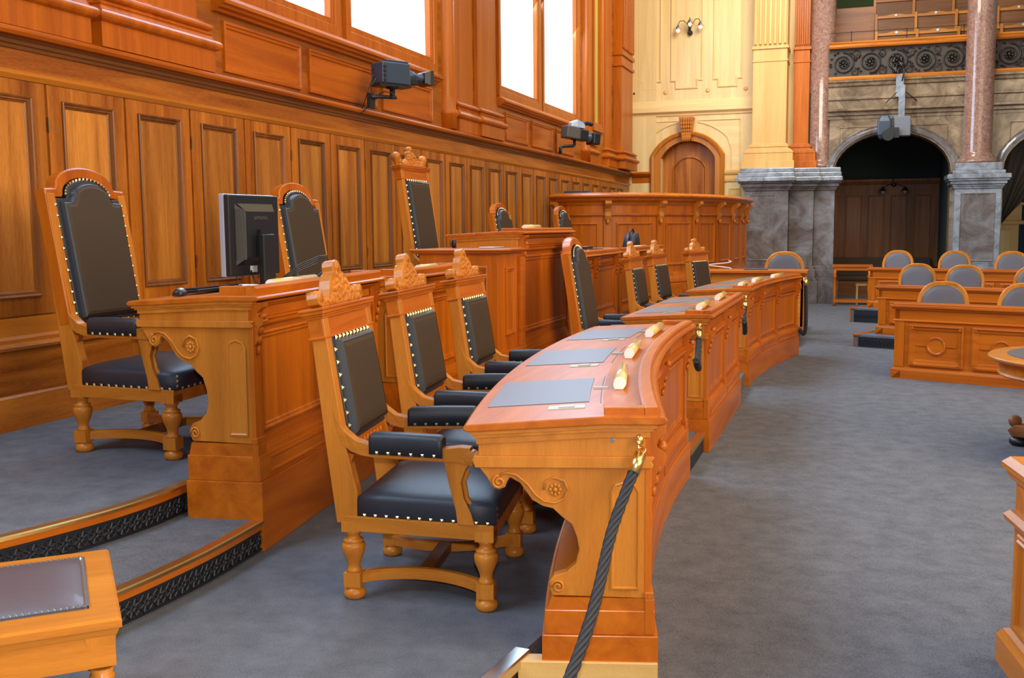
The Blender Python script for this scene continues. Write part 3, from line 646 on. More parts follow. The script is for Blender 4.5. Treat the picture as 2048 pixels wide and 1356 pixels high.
def chair(kind,label,group,loc,rz,tall=0.0):
    """carved armchair, faces local +x. kind: crest | arch | president"""
    t=thing('carved_armchair',label,'armchair',loc,rz,group)
    G='gold'
    rw,fw_,=.30,.365     # rear / front half widths
    lx0,lx1=0.0,.60
    for x,w in ((lx0,rw),(lx1,fw_)):
        for s in (-1,1):
            b=MB(); leg_mesh(b,x,s*w); b.build('leg',G+'Z',t)
    # rails
    b=MB(); zr0,zr1=.305,.372
    out=[(lx0-.03,-rw-.035),(lx1+.04,-fw_-.037),(lx1+.04,fw_+.037),(lx0-.03,rw+.035)]
    inn=offset(out,.05); b.loft([[(x,y,zr0) for x,y in out],[(x,y,zr1) for x,y in out],[(x,y,zr1) for x,y in inn],[(x,y,zr0) for x,y in inn]],caps=False,closed=True)
    b.build('seat_rail',G+'X',t,bev=.004)
    cp=subdiv([(lx0+.03,-rw-.03),(lx1+.05,-fw_-.032),(lx1+.05,fw_+.032),(lx0+.03,rw+.03)],5)
    b=MB(); cushion(b,cp,.368,.462,.045); b.build('seat_cushion','leather',t)
    # stretchers : two bowed side stretchers and a crossbar
    for s in (-1,1):
        path=[]
        for i in range(13):
            f=i/12; x=lx0+(lx1-lx0)*f; w=(rw+(fw_-rw)*f)-.13*math.sin(PI*f)**.7
            path.append((x,s*w,.085))
        b=MB(); b.sweep([(-.024,-.02),(.024,-.02),(.024,.016),(.012,.026),(-.012,.026),(-.024,.016)],path); b.build('stretcher',G+'X',t)
    b=MB(); b.prism([(-.22,.068),(.22,.068),(.22,.098),(.19,.110),(-.19,.110),(-.22,.098)],.265,.325,'yz'); b.build('crossbar','brnY',t)
    H=1.255+tall
    tan=.163 if kind!='president' else .15
    # posts
    def post(s):
        y=s*(rw+.002); 
        k=(H-.66)*tan
        pts=[(-.062,.34),(.030,.34),(.032,.48),(.0,.62),(-.020,.70),(-.020-(H-.70)*tan+.012,H-.02),(-.020-(H-.70)*tan-.052,H-.02),(-.105,.70)]
        b=MB(); b.prism(pts[::-1],y-.031,y+.031,'xz'); b.build('back_post',G+'Z',t,bev=.004)
    for s in (-1,1): post(s)
    T=backT(.70,-.055,tan); hl=(H-.70)/math.cos(math.atan(tan))
    iw=rw-.03
    # lower carved rail
    b=MB(); b.T=T; b.box(-iw,iw,-.10,-.012,-.02,.028); b.build('lower_back_rail','oakY',t,bev=.004)
    b=MB(); b.T=T
    for i in range(9): b.ball((-.20+.05*i,-.055,.03),.022,.022,.006,6,4)
    b.build('rail_carving','oakY',t)
    studs=MB()
    if kind in('crest','president'):
        h1=hl-.13
        b=MB(); b.T=T; 
        cu=[(-iw+.03,.0),(iw-.03,.0),(iw-.03,h1-.005),(-iw+.03,h1-.005)]
        b.rings((0,0,0),(1,0,0),(0,1,0),(0,0,1),[(subdiv(offset(cu,.010),3),.045),(subdiv(offset(cu,.014),3),.062),(subdiv(offset(cu,.022),3),.072),(subdiv(offset(cu,.04),3),.077),(subdiv(offset(cu,.07),3),.079)]); b.build('back_cushion','leather_brown',t)
        b=MB(); b.T=T; fl_=offset(cu,-.022); b.rings((0,0,0),(1,0,0),(0,1,0),(0,0,1),[(fl_,-.01),(fl_,.036),(offset(cu,-.018),.040),(offset(cu,.0),.041),(offset(cu,.003),.052),(offset(cu,.009),.066),(offset(cu,.018),.073)],fill=False); b.build('cushion_border','leather',t)
        studs.T=T
        for s in (-1,1): studline(studs,(s*(iw-.020),.02,.041),(s*(iw-.020),h1-.02,.041),max(7,int(h1/.062)),(0,0,1),.009,.010)
        studline(studs,(-iw+.02,h1+.002,.045),(iw-.02,h1+.002,.045),10,(0,0,1),.010,.010); studline(studs,(-iw+.02,-.006,.03),(iw-.02,-.006,.03),10,(0,0,1),.007,.006)
        # entablature
        b=MB(); b.T=T; b.box(-rw-.034,rw+.034,h1,hl-.03,-.032,.036)
        b.box(-rw-.042,rw+.042,h1+.008,h1+.02,-.038,.044)
        for i,(e,z0,z1) in enumerate(((.042,-.035,-.025),(.048,-.025,-.015),(.058,-.015,.0),(.064,.0,.012))): b.box(-rw-e,rw+e,hl+z0,hl+z1,-.01-e*.7,.018+e*.7)
        b.build('entablature','oakY',t,bev=.003)
        if kind=='crest':
            half=[(.315,0),(.355,.02),(.362,.055),(.345,.085),(.31,.088),(.298,.07),(.30,.045),(.275,.03),(.245,.035),(.20,.06),(.165,.10),(.135,.15),(.10,.185),(.062,.20),(.060,.235),(.045,.262),(.0,.275)]
        else:
            half=[(.30,0),(.24,.03),(.20,.05),(.17,.03),(.14,.07),(.09,.11),(.05,.12),(.045,.19),(.03,.215),(0,.225)]
        poly=half+[(-x,h) for x,h in half[-2::-1]]
        poly=[(x*.86,h*.72) for x,h in poly]
        b=MB(); b.T=T@Matrix.Translation((0,hl+.012,0)); bk_prism(b,poly,-.028,.028); b.build('carved_crest','goldY',t,bev=.004)
        b=MB(); b.T=T@Matrix.Translation((0,hl+.012,0))
        rr=random.Random(3)
        for i in range(85):
            w=rr.uniform(-.24,.24); top=max(.03,.20*(1-(abs(w)/.25)**.8)); h=rr.uniform(.012,top)
            if h*.88<top: b.ball((w,h*.86,.026),.009,.019,.011,6,4)
        for s in (-1,1):
            b.lathe([(.001,-.03),(.026,-.03),(.028,0),(.026,.03),(.001,.03)],(s*.275,.045,0),10,'z')
        b.lathe([(.001,-.032),(.026,-.032),(.030,0),(.026,.032),(.001,.032)],(0,.168,0),10,'z')
        b.build('leaf_carving','goldY',t)
        if kind=='president':
            for s in (-1,1): b=MB(); b.T=T@Matrix.Translation((0,hl+.012,0)); b.lathe([(.02,0),(.014,.02),(.026,.035),(.045,.065),(.048,.085),(.04,.11),(.02,.125),(.002,.13)],(s*.31,0,0),12,'y'); b.build('ball_finial','goldZ',t)
    else:
        # arched frame
        def outline(ww,hs,ra,e=0):
            half=[(ww,0),(ww,hs),(ww-.085,hs+.004)]
            n=9
            for i in range(n+1):
                a=(PI/2)*i/n; half.append(((ww-.095)*cos(a)*1.0,hs+.02+ra*sin(a)))
            return half+[(-x,h) for x,h in half[-2::-1]]
        hs=hl
        o=outline(rw+.036,hs,.105); i_=outline(rw-.012,hs-.045,.095)
        b=MB(); b.T=T; b.rings((0,0,0),(1,0,0),(0,1,0),(0,0,1),[(o,-.03),(o,.032),(offset(o,.008),.038),(i_,.03),(i_,-.01)],fill=False); b.rings((0,0,0),(1,0,0),(0,1,0),(0,0,1),[(o,-.03),(offset(o,.02),-.032)]); b.build('arched_back_frame','oakZ',t)
        c=outline(rw-.035,hs-.06,.09)
        b=MB(); b.T=T; b.rings((0,0,0),(1,0,0),(0,1,0),(0,0,1),[(offset(c,.022),.05),(offset(c,.026),.068),(offset(c,.034),.077),(offset(c,.05),.081)]); b.build('back_cushion','leather_brown',t)
        b=MB(); b.T=T; b.rings((0,0,0),(1,0,0),(0,1,0),(0,0,1),[(offset(c,-.004),-.01),(offset(c,-.004),.038),(c,.043),(offset(c,.014),.044),(offset(c,.017),.056),(offset(c,.023),.070),(offset(c,.030),.077)],fill=False); b.build('cushion_border','leather',t)
        studs.T=T
        for s in (-1,1): studline(studs,(s*(rw-.018),.02,.044),(s*(rw-.018),hs-.06,.044),11,(0,0,1),.0075,.009)
        pts=i_[3:-3]
        for a in range(0,len(pts)-1,1): studline(studs,(pts[a][0]*.97,pts[a][1]-.012,.045),(pts[a+1][0]*.97,pts[a+1][1]-.012,.045),1,(0,0,1),.0075,.009)
        studline(studs,(-.25,-.006,.03),(.25,-.006,.03),10,(0,0,1),.007,.006)
    studs.T=None
    # arms
    for s in (-1,1):
        yr=s*(rw+.004); yf=s*(fw_+.012)
        def Y_(x): return yr+(yf-yr)*max(0,min(1,x/.56))
        low=[(-.050,.735),(-.03,.685),(.01,.655),(.06,.640),(.12,.634),(.43,.634),(.50,.632),(.56,.62)]
        top=[(-.075,.86),(-.055,.80),(-.02,.745),(.03,.705),(.09,.690),(.43,.690),(.50,.700),(.545,.698)]
        b=MB(); rings=[[(l[0],Y_(l[0])-.03,l[1]),(l[0],Y_(l[0])+.03,l[1]),(u[0],Y_(u[0])+.03,u[1]),(u[0],Y_(u[0])-.03,u[1])] for l,u in zip(low,top)]
        b.loft(rings); 
        b.lathe([(.001,-.030),(.030,-.030),(.032,0),(.030,.030),(.001,.030)],(.548,Y_(.55),.655),12,'y')
        b.build('arm',G+'X',t,bev=.003)
        b=MB(); x0,x1=.095,.425; pr=[]
        for x,k in ((x0,.8),(x0+.012,1),(x0+.16,1.06),(x1-.02,1.03),(x1,.85)):
            y=Y_(x); h=.690+.048*k; w=.036
            pr.append([(x,y-w,.650),(x,y+w,.650),(x,y+w,.70+.02*k),(x,y+w*.7,h),(x,y-w*.7,h),(x,y-w,.70+.02*k)])
        b.loft(pr,True,True); b.build('arm_pad','leather',t)
        for ss in (-1,1): studline(studs,(x0+.01,Y_(x0)+ss*.037,.657),(x1-.01,Y_(x1)+ss*.037,.657),6,(0,ss,0),.007,.006)
        # S shaped arm support
        b=MB(); lo=[(.428,.64),(.437,.60),(.447,.55),(.462,.49),(.478,.43),(.485,.37)]; hi=[(.545,.64),(.520,.60),(.503,.55),(.515,.48),(.545,.42),(.560,.37)]
        b.loft([[(l[0],Y_(l[0])-.026,l[1]),(l[0],Y_(l[0])+.026,l[1]),(h[0],Y_(h[0])+.026,h[1]),(h[0],Y_(h[0])-.026,h[1])] for l,h in zip(lo,hi)]); 
        b.tube([(.53,Y_(.5),.60),(.510,Y_(.5),.55),(.522,Y_(.5),.48),(.555,Y_(.5),.425)],.012,6)
        b.build('arm_support',G+'Z',t,bev=.003)
        # rear bracket
        b=MB(); b.prism([(-.06,.66),(.02,.64),(-.005,.58),(.03,.50),(.035,.46),(-.03,.46)][::-1],s*rw-.02,s*rw+.02,'xz'); b.build('bracket','oakZ',t)
        # seat side studs
        studline(studs,(.04,s*(rw+.036),.378),(.64,s*(fw_+.036),.378),12,(0,s,0),.0075,.007)
    studline(studs,(lx1+.052,-fw_,.378),(lx1+.052,fw_,.378),13,(1,0,0),.0075,.007)
    studline(studs,(lx1+.052,-fw_-.02,.38),(lx1+.052,-fw_-.02,.455),3,(1,0,0),.0075,.007)
    studs.build('brass_studs','stud',t,kind='stuff')
    return t
def kids_cache():
    for o in bpy.data.objects:
        if o.parent: KIDS.setdefault(o.parent.name,[])
def copy_tree(o,label,loc,rz,scale=1):
    ch=[c for c in bpy.data.objects if c.parent==o]
    r=o.copy(); COL.objects.link(r); r.location=loc; r.rotation_euler=(0,0,rz); r['label']=label; r.scale=(scale,)*3
    for c in ch:
        g=[x for x in bpy.data.objects if x.parent==c]
        d=c.copy(); COL.objects.link(d); d.parent=r
        for x in g: e=x.copy(); COL.objects.link(e); e.parent=d
    return r
# ================================================================ DESKS
ENDPOLY=[(-.66,.727),(-.63,.689),(-.615,.662),(-.606,.648),(-.585,.642),(-.563,.652),(-.556,.672),(-.545,.689),(-.508,.668),(-.463,.604),(-.425,.582),(-.387,.573),(-.35,.538),(-.318,.515),(-.299,.464),(-.291,.417),(-.304,.365),(-.34,.332),(-.385,.318),(-.402,.295),(-.398,.262),(-.389,.243)]
def desk(name,label,F,s0,s1,n,zk,loc=(0,0,0),mat='oak',pads=True,ends=(1,1),endmat='goldZ',cat='desk',curved=False,group=None,holders=True,frontprof=True):
    """F(s,d,z)->(x,y,z): s along front, d outward; zk piecewise z knots"""
    t=thing(name,label,cat,loc,0,group)
    def Z(z):
        for (a,A),(b_,B) in zip(zk,zk[1:]):
            if z<=b_ or (b_,B)==zk[-1]: return A+(B-A)*(z-a)/(b_-a)
    seg=max(1,int((s1-s0)/.12)) if curved else 1
    def emit(mb): 
        mb.v=[Vector(F(p.x,p.y,Z(p.z))) for p in mb.v]
        o=Vector(loc); mb.v=[p-o for p in mb.v]; return mb
    ZB=zk[0][0]
    # plinth
    b=MB()
    b.box(s0-.0,s1+.0,-.43,.0,ZB,.095,seg); b.box(s0+.006,s1-.006,-.42,-.012,.095,.190,seg)
    emit(b).build('plinth',mat+'Y' if not curved else mat+'Y',t,bev=.004)
    b=MB(); b.loft([[(s,d,z) for d,z in ((-.41,.19),(-.018,.19),(-.022,.205),(-.034,.225),(-.038,.236),(-.395,.236))] for s in [s0+.01+(s1-s0-.02)*i/seg for i in range(seg+1)]]); emit(b).build('plinth_moulding',mat+'Y',t)
    # body wall
    b=MB(); b.box(s0+.03,s1-.03,-.16,-.05,.236,.90,seg)
    emit(b).build('front_wall',mat+'Y',t)
    # apron box under the top
    b=MB(); b.loft([[(s,d,z) for d,z in ((-.655,.77),(-.655,.858),(-.20,.885),(-.05,.885),(-.05,.77))] for s in [s0+.02+(s1-s0-.04)*i/seg for i in range(seg+1)]]); emit(b).build('apron',mat+'Y',t)
    # end panels
    for e,on in zip((s0,s1),ends):
        if not on: continue
        th=.045; a=e+.012 if e==s0 else e-.012-th
        b=MB(); pl=[(-.036,.236)]+[(-.034,.727)]+ENDPOLY; 
        b.loft([[(a,d,z) for d,z in pl],[(a+th,d,z) for d,z in pl]]); ep=emit(b).build('end_panel',endmat,t,bev=.003)
        b=MB(); b.loft([[(x,d,z) for d,z in ((-.66,.77),(-.66,.855),(-.20,.882),(-.05,.882),(-.05,.77))] for x in (a-.006,a+th+.006)]); 
        b.loft([[(x,d,z) for d,z in ((-.672,.728),(-.026,.728),(-.02,.74),(-.03,.752),(-.018,.764),(-.02,.772),(-.676,.772),(-.682,.755))] for x in (a-.016,a+th+.016)]); emit(b).build('end_frieze',endmat,t,bev=.003)
        b=MB(); sx=a-.001 if e==s0 else a+th+.001; sg=-1 if e==s0 else 1
        # scroll relief and rosette and narrow sunk panel
        def spir(cd,cz,r,t0,dr,turn=1.6):
            p=[(sx+sg*.004,cd+(r*(1-.8*i/22))*cos(t0+dr*2*PI*turn*i/22),cz+(r*(1-.8*i/22))*sin(t0+dr*2*PI*turn*i/22)) for i in range(23)]; b.tube(p,.0055,5)
        spir(-.37,.278,.026,PI,-1); emit(b).build('lower_scroll',endmat,t); b=MB(); spir(-.585,.672,.026,PI/2,1)
        p=[(sx+sg*.004,d,z) for d,z in ((-.585,.698),(-.555,.708),(-.52,.700),(-.48,.665),(-.45,.625),(-.42,.602),(-.38,.595),(-.345,.612),(-.33,.645),(-.345,.678),(-.38,.692),(-.412,.678),(-.42,.645))]; b.tube(p,.005,5)
        for j in range(8): b.ball((sx+sg*.004,-.378+.018*cos(j*PI/4),.645+.018*sin(j*PI/4)),.004,.008,.008,5,4)
        b.ball((sx+sg*.006,-.378,.645),.006,.010,.010,6,4)
        emit(b).build('scroll_carving',endmat,t)
        b=MB(); q=[(-.175,.27),(-.07,.27),(-.07,.64),(-.085,.668),(-.1225,.680),(-.16,.668),(-.175,.64)]
        loops=[]
        for dd,h in ((0,0),(0,.006),(.006,.008),(.012,.003)): 
            loops.append((offset(q,dd) if dd else q,h))
        V=[];Fc=[];k=len(q)
        for poly,h in loops:
            for x_,z_ in poly: V.append((sx+sg*h,x_,z_))
        for i in range(len(loops)-1):
            for j in range(k): Fc.append([i*k+j,i*k+(j+1)%k,(i+1)*k+(j+1)%k,(i+1)*k+j])
        Fc.append([3*k+j for j in range(k)]); b.add(V,Fc); emit(b).build('narrow_end_panel',endmat,t)
    # top : sloped writing surface with nosing and flat ledge
    ss=[s0-.03+(s1-s0+.06)*i/max(seg,1) for i in range(seg+1)]
    prof=[(-.655,.866),(-.70,.866),(-.712,.872),(-.712,.884),(-.70,.893),(-.20,.925),(.0,.925),(.018,.921),(.03,.911),(.026,.898),(.0,.893),(-.05,.893),(-.20,.893)]
    b=MB(); b.loft([[(s,d,z) for d,z in prof] for s in ss]); emit(b).build('desktop',mat+'Y',t,bev=.005)
    for e,sg in ((s0,-1),(s1,1)):
        for j,(o1,o2,lo_,hi_) in enumerate(((.008,.020,-.014,-.004),(.0,.012,-.026,-.014),(-.02,.004,-.05,-.026))):
            b=MB(); a0,a1=sorted((e+sg*(-.03),e+sg*o2)); pl=[(-.69+.012*j,.866+lo_),(-.69+.012*j,.866+hi_+.004),(-.20,.893+hi_+.004),(-.01-.012*j,.893+hi_+.004),(-.01-.012*j,.893+lo_),(-.20,.893+lo_)]
            b.loft([[(a0,d,z) for d,z in pl],[(a1,d,z) for d,z in pl]]); emit(b).build('end_moulding',endmat[:-1]+'Y',t)
    b=MB(); lp=[(-.055,.923),(-.058,.948),(-.046,.953),(-.006,.953),(.004,.945),(.0,.923)]
    b.loft([[(s,d,z) for d,z in lp] for s in [s0+.0+(s1-s0)*i/seg for i in range(seg+1)]]); emit(b).build('front_lip',mat+'Y',t)
    for e in (s0,s1-.06):
        b=MB(); b.box(e,e+.06,-.20,-.05,.921,.952); emit(b).build('end_lip',mat+'Y',t,bev=.003)
    b=MB(); b.loft([[(s,d,z) for d,z in ((-.22,.734),(-.022,.734),(-.018,.748),(-.030,.756),(-.018,.770),(-.05,.782),(-.22,.782))] for s in [s0+.01+(s1-s0-.02)*i/seg for i in range(seg+1)]]); 
    b.loft([[(s,d,z) for d,z in ((-.2,.85),(-.045,.85),(-.03,.865),(-.015,.872),(-.01,.884),(-.2,.884))] for s in [s0+.01+(s1-s0-.02)*i/seg for i in range(seg+1)]]); emit(b).build('cornice_moulding',mat+'Y',t)
    # front panels, pilasters, brackets
    pw=.085; span=(s1-s0-.02-pw)/n
    for i in range(n+1):
        a=s0+.01+span*i; 
        b=MB(); b.box(a,a+pw,-.052,-.026,.236,.74); b.box(a-.008,a+pw+.008,-.052,-.018,.236,.262); b.box(a-.006,a+pw+.006,-.05,-.016,.10,.236)
        pl=emit(b).build('pilaster',mat+'Z',t,bev=.003)
        c=MB(); br=[(-.05,.885),(.004,.885),(.002,.86),(-.010,.845),(-.022,.82),(-.018,.80),(-.004,.788),(.004,.770),(.0,.745),(-.014,.73),(-.022,.70),(-.020,.675),(-.03,.655),(-.05,.65)]
        br=[(-.05+(d+.05)*1.45,z) for d,z in br]; c.loft([[(a+.012,d,z) for d,z in br],[(a+pw-.012,d,z) for d,z in br]])
        for j in range(5): c.ball((a+pw/2,.014-.008*j,.80-.042*j),.026-.003*j,.020-.002*j,.022,8,5)
        emit(c).build('carved_bracket',mat+'Z',t)
    for i in range(n):
        a=s0+.01+span*i+pw+.03; e=a+span-pw-.06
        nu=max(1,int((e-a)/.12)) if curved else 1
        def pan(name_,z0,z1,prof_):
            b=MB(); loops=[]; V=[];Fc=[]
            for dd,h in prof_:
                loops.append((rect(a+dd,e-dd,z0+dd,z1-dd,nu),h))
            k=len(loops[0][0])
            for poly,h in loops:
                for s_,z_ in poly: V.append((s_,-.05+h,z_))
            for q in range(len(loops)-1):
                for j in range(k): Fc.append([q*k+j,q*k+(j+1)%k,(q+1)*k+(j+1)%k,(q+1)*k+j])
            o=(len(loops)-1)*k
            for j in range(nu): Fc.append([o+j,o+j+1,o+k-2-j,o+k-1-j])
            b.add(V,Fc); emit(b).build(name_,mat+'Z' if z1-z0>.2 else mat+'Y',t)
        pan('front_panel',.275,.705,[(0,0),(0,.014),(.010,.018),(.018,.010),(.028,.010),(.034,.003),(.042,.002)])
        pan('frieze_panel',.785,.845,[(0,0),(0,.004),(.004,.004)])
        pan('plinth_panel',.115,.175,[(0,.03),(0,.045),(.006,.045),(.012,.041)])
    # writing pads, card holders
    if pads:
        for i in range(n):
            a=s0+.02+(s1-s0-.04)/n*(i+.5); w=.31
            def zt(d): return .893+(d+.70)*(.032/.5)
            b=MB(); nu=4 if curved else 1
            b.loft([[(a-w+2*w*k/nu,d,z) for d,z in ((-.655,zt(-.655)-.002),(-.655,zt(-.655)+.003),(-.255,zt(-.255)+.003),(-.255,zt(-.255)-.002))] for k in range(nu+1)]); emit(b).build('writing_pad','pad',t)
            b=MB(); b.box(a-w-.04,a+w+.04,-.211,-.208,.912,.9262,nu); emit(b).build('hinge_line','black',t)
            if holders:
                b=MB(); q=a-w-.115; q-=.02; b.loft([[(q+a_,d,zt(d)+h) for a_,h in ((0,-.002),(.07,-.002),(.07,.004),(0,.004))] for d in (-.41,-.27)]); b.loft([[(q+a_,d,zt(d)+h) for a_,h in ((.015,.003),(.055,.003),(.055,.008),(.015,.008))] for d in (-.37,-.31)]); emit(b).build('metal_socket_cover','dullnickel',t)
                b=MB(); b.box(a+.0,a+.03,-.245,-.185,.918,.932); emit(b).build('catch_plate','dullnickel',t)
    return t
# desk A : curved
GRP='low officers desks on the right edge of the platform'
A0,A1=-3.28,.27
deskA=desk('curved_bench_desk','nearest curved oak desk with three grey writing pads in the foreground',lambda s,d,z:arcA(s,d-.03,z),A0,A1,3,[(-.16,-.16),(1,1)],loc=(*arcA(-1.5,-.3,0)[:2],ZF),curved=True,endmat='goldZ')
def a_extras():
    O=Vector(deskA.location)
    b=MB(); b.box(A0-.012,A0+.06,-.52,-.002,ZF,-.004); b.v=[Vector(arcA(p.x,p.y-.03,p.z))-O for p in b.v]; b.build('light_step_block','midX',deskA,bev=.003)
    b=MB(); b.T=Matrix.Translation(Vector(arcA(A0-.012,-.20,.835))-O); b.lathe([(.009,-.006),(.009,.0),(.004,.002)],(0,0,0),12,'y'); b.build('lock','chrome',deskA)
a_extras()
deskB=desk('straight_bench_desk','middle straight oak desk with two writing pads and rope hooks at both ends',lambda s,d,z:(-1.045+d,s,z),8.02,10.36,2,[(-.16,-.16),(1,1)],loc=(-1.3,9.2,ZF),endmat='goldZ')
def arcC(s,d,z): return arcA(s,d-.03,z,12.9,11.86,11.5)
deskC=desk('curved_bench_desk','farthest curved oak desk with three pads, mirroring the near one',arcC,.0,3.1,3,[(-.16,-.16),(1,1)],loc=(*arcC(1.5,-.3,0)[:2],ZF),curved=True,endmat='goldZ')
# left upper desks
def LF(p0,ang,k=1):
    c,s_=cos(ang),sin(ang)
    return lambda s,d,z:(p0[0]+(-s_)*s+c*d*k,p0[1]+c*s+s_*d*k,z)
ZL=[(-.16,0.001),(.10,.36),(.236,.545),(.727,1.125),(.858,1.225),(.925,1.285),(1,1.41)]
ZL2=[(-.16,0.161),(.10,.40),(.236,.545),(.727,1.125),(.858,1.225),(.925,1.285),(1,1.41)]
deskL1=desk('raised_bench_desk','oak desk on the platform at left carrying the monitor and keyboard',LF((-2.765,4.36),.127,.95),0,1.93,1,ZL,loc=(-3.0,5.2,0))
deskL2=desk('raised_bench_desk','second oak desk on the platform, behind the three crested chairs',LF((-2.88,6.42),.07),0,1.30,1,ZL,loc=(-3.1,7.1,0))
ZP=[(-.16,.001),(.10,.36),(.236,.62),(.727,1.40),(.858,1.52),(.925,1.575),(1,1.65)]
deskP=desk('presidents_desk','tall central oak desk, highest of the desks in front of the wall panels',LF((-2.72,8.50),0),0,1.64,1,ZP,loc=(-3.0,9.3,0))
deskR2=desk('raised_bench_desk','oak desk right of the tallest central desk with papers and phone',LF((-2.95,11.0),0),0,2.35,2,ZL,loc=(-3.1,12.1,0))
deskR1=desk('raised_bench_desk','oak desk in front of the curved far counter, with dark bag on it',LF((-2.95,13.5),-.09),0,2.1,2,ZL,loc=(-3.1,14.5,0))
def side_block():
    t=thing('side_counter','plain oak side counter with panelled end left of the tallest desk','counter',(-3.0,8.1,0))
    L=Matrix.Translation((3.0,-8.1,0))
    def mb(): b=MB(); b.T=L; return b
    b=mb(); b.box(-3.40,-2.72,7.82,8.46,.001,1.40); b.build('body','oakZ',t,bev=.004)
    b=mb(); b.box(-3.46,-2.68,7.79,8.46,1.40,1.415); b.box(-3.48,-2.66,7.78,8.46,1.415,1.435); b.build('top','oakX',t,bev=.006)
    b=mb(); mould(b,(0,7.82,0),(1,0,0),(0,0,1),(0,-1,0),rect(-3.30,-2.80,.65,1.30)); b.build('end_panel','oakZ',t)
    b=mb(); mould(b,(-2.72,0,0),(0,1,0),(0,0,1),(1,0,0),rect(8.0,8.24,.72,1.28)); b.build('narrow_panel','oakZ',t)
    b=mb(); b.box(-2.72,-2.69,7.84,8.47,.001,.45); b.box(-2.73,-2.68,7.84,8.47,.45,.60); b.box(-2.72,-2.69,8.34,8.46,.60,1.36); b.build('plinth','oakY',t,bev=.004)
side_block()
# connecting slab between L1 and L2
# ================================================================ CHAIRS
cA=chair('crest','nearest crested armchair of the front row, its whole side and legs in view','crested armchairs at the near curved desk',(-2.09,4.225,0),R_(9))
bpy.context.view_layer.update()
cA2=copy_tree(cA,'middle crested armchair at the near curved desk, behind the nearest one',(-2.25,5.36,0),R_(7))
cA3=copy_tree(cA,'third crested armchair at the near curved desk, farthest of that row',(-2.39,6.60,0),R_(4))
for i,(x,y,lab) in enumerate(((-2.36,12.05,'crested armchair at the far curved desk, leftmost in the picture'),(-2.30,13.25,'crested armchair at the far curved desk, between two others'),(-2.02,14.75,'crested armchair at the far curved desk, rightmost in the picture'))):
    c=copy_tree(cA,lab,(x,y,0),R_((-2,-6,-16)[i]),.98); c['group']='crested armchairs at the far curved desk'
cL=chair('arch','tall arched armchair at far left beside the monitor desk','tall arched armchairs on the platform',(-4.32,5.22,.31),R_(3),tall=.17); cL.scale=(1.08,)*3
copy_tree(cL,'tall arched armchair half hidden behind the monitor',(-4.22,7.55,.31),R_(0),1.08)
copy_tree(cL,'arched armchair right of the presidents desk, lower part hidden by it',(-4.16,12.55,.31),R_(0),1.04)
copy_tree(cL,'arched armchair in front of the left end of the curved far counter',(-4.0,14.9,.31),R_(0),1.04)
cB=chair('arch','arched armchair at the middle straight desk, in front of the tallest desk','arched armchairs at the middle desk',(-2.14,8.62,0),R_(2),tall=.13)
copy_tree(cB,'arched armchair hidden behind its twin, only an arm pad showing over the near desk',(-2.45,9.72,0),R_(2),1)
cP=chair('president','very tall presidential armchair with ball finials by the wall panels','presidents chair',(-3.92,9.28,.60),R_(0),tall=.33)
# ================================================================ SMALL THINGS ON DESKS
def name_block(label,loc,rz,L=.30,k=1,tilt=0):
    t=thing('name_block',label,'name block',loc,rz,'pale wooden name blocks on the desks')
    pr=[(-.020,0),(.016,0)]+[(.003+.027*cos(a),.028+.027*sin(a)) for a in [R_(-45+i*200/10) for i in range(11)]]+[(-.026,.020)]
    b=MB(); b.loft([[(x*k,y,z*k) for x,z in pr] for y in (-L/2,L/2)],True,True); b.build('block','roll',t)
    for s in (-1,1):
        b=MB(); b.prism([(x*k*.96,z*k*.96+.001) for x,z in pr],s*L/2,s*(L/2+.002),'xz'); b.build('end_cap','rollend',t)
    return t
def on_arc(f,s,d,z): p=f(s,d-.0,z); return p
for s,lab in ((-2.47,'name block on the near desk, closest to the camera'),(-1.45,'name block on the near desk, middle of the three'),(-.42,'name block on the near desk, at its far end')):
    p=arcA(s,-.165,.926); name_block(lab,p,-s/12.9,.46)
for y,lab in ((8.62,'name block on the middle straight desk, nearer one'),(9.80,'name block on the middle straight desk, farther one')): name_block(lab,(-1.19,y,.926),0,.50)
for s,lab in ((.45,'name block on the far curved desk, nearest one'),(1.45,'name block on the far curved desk, middle one'),(2.5,'name block on the far curved desk, farthest one')):
    p=arcC(s,-.14,.926); name_block(lab,p,-s/12.9,.50)
name_block('name block beside the monitor on the left desk',(-2.99,5.10,1.287),.127,.62)
name_block('name block on the second platform desk between the chair crests',(-3.03,7.10,1.287),.07,.40)
name_block('name block on top of the tallest central desk',(-2.83,9.1,1.577),0,.44)
name_block('name block on the desk right of the tallest desk',(-3.08,11.75,1.287),0,.60)
name_block('name block near the dark bag on the far platform desk',(-2.98,14.9,1.287),-.09,.55)
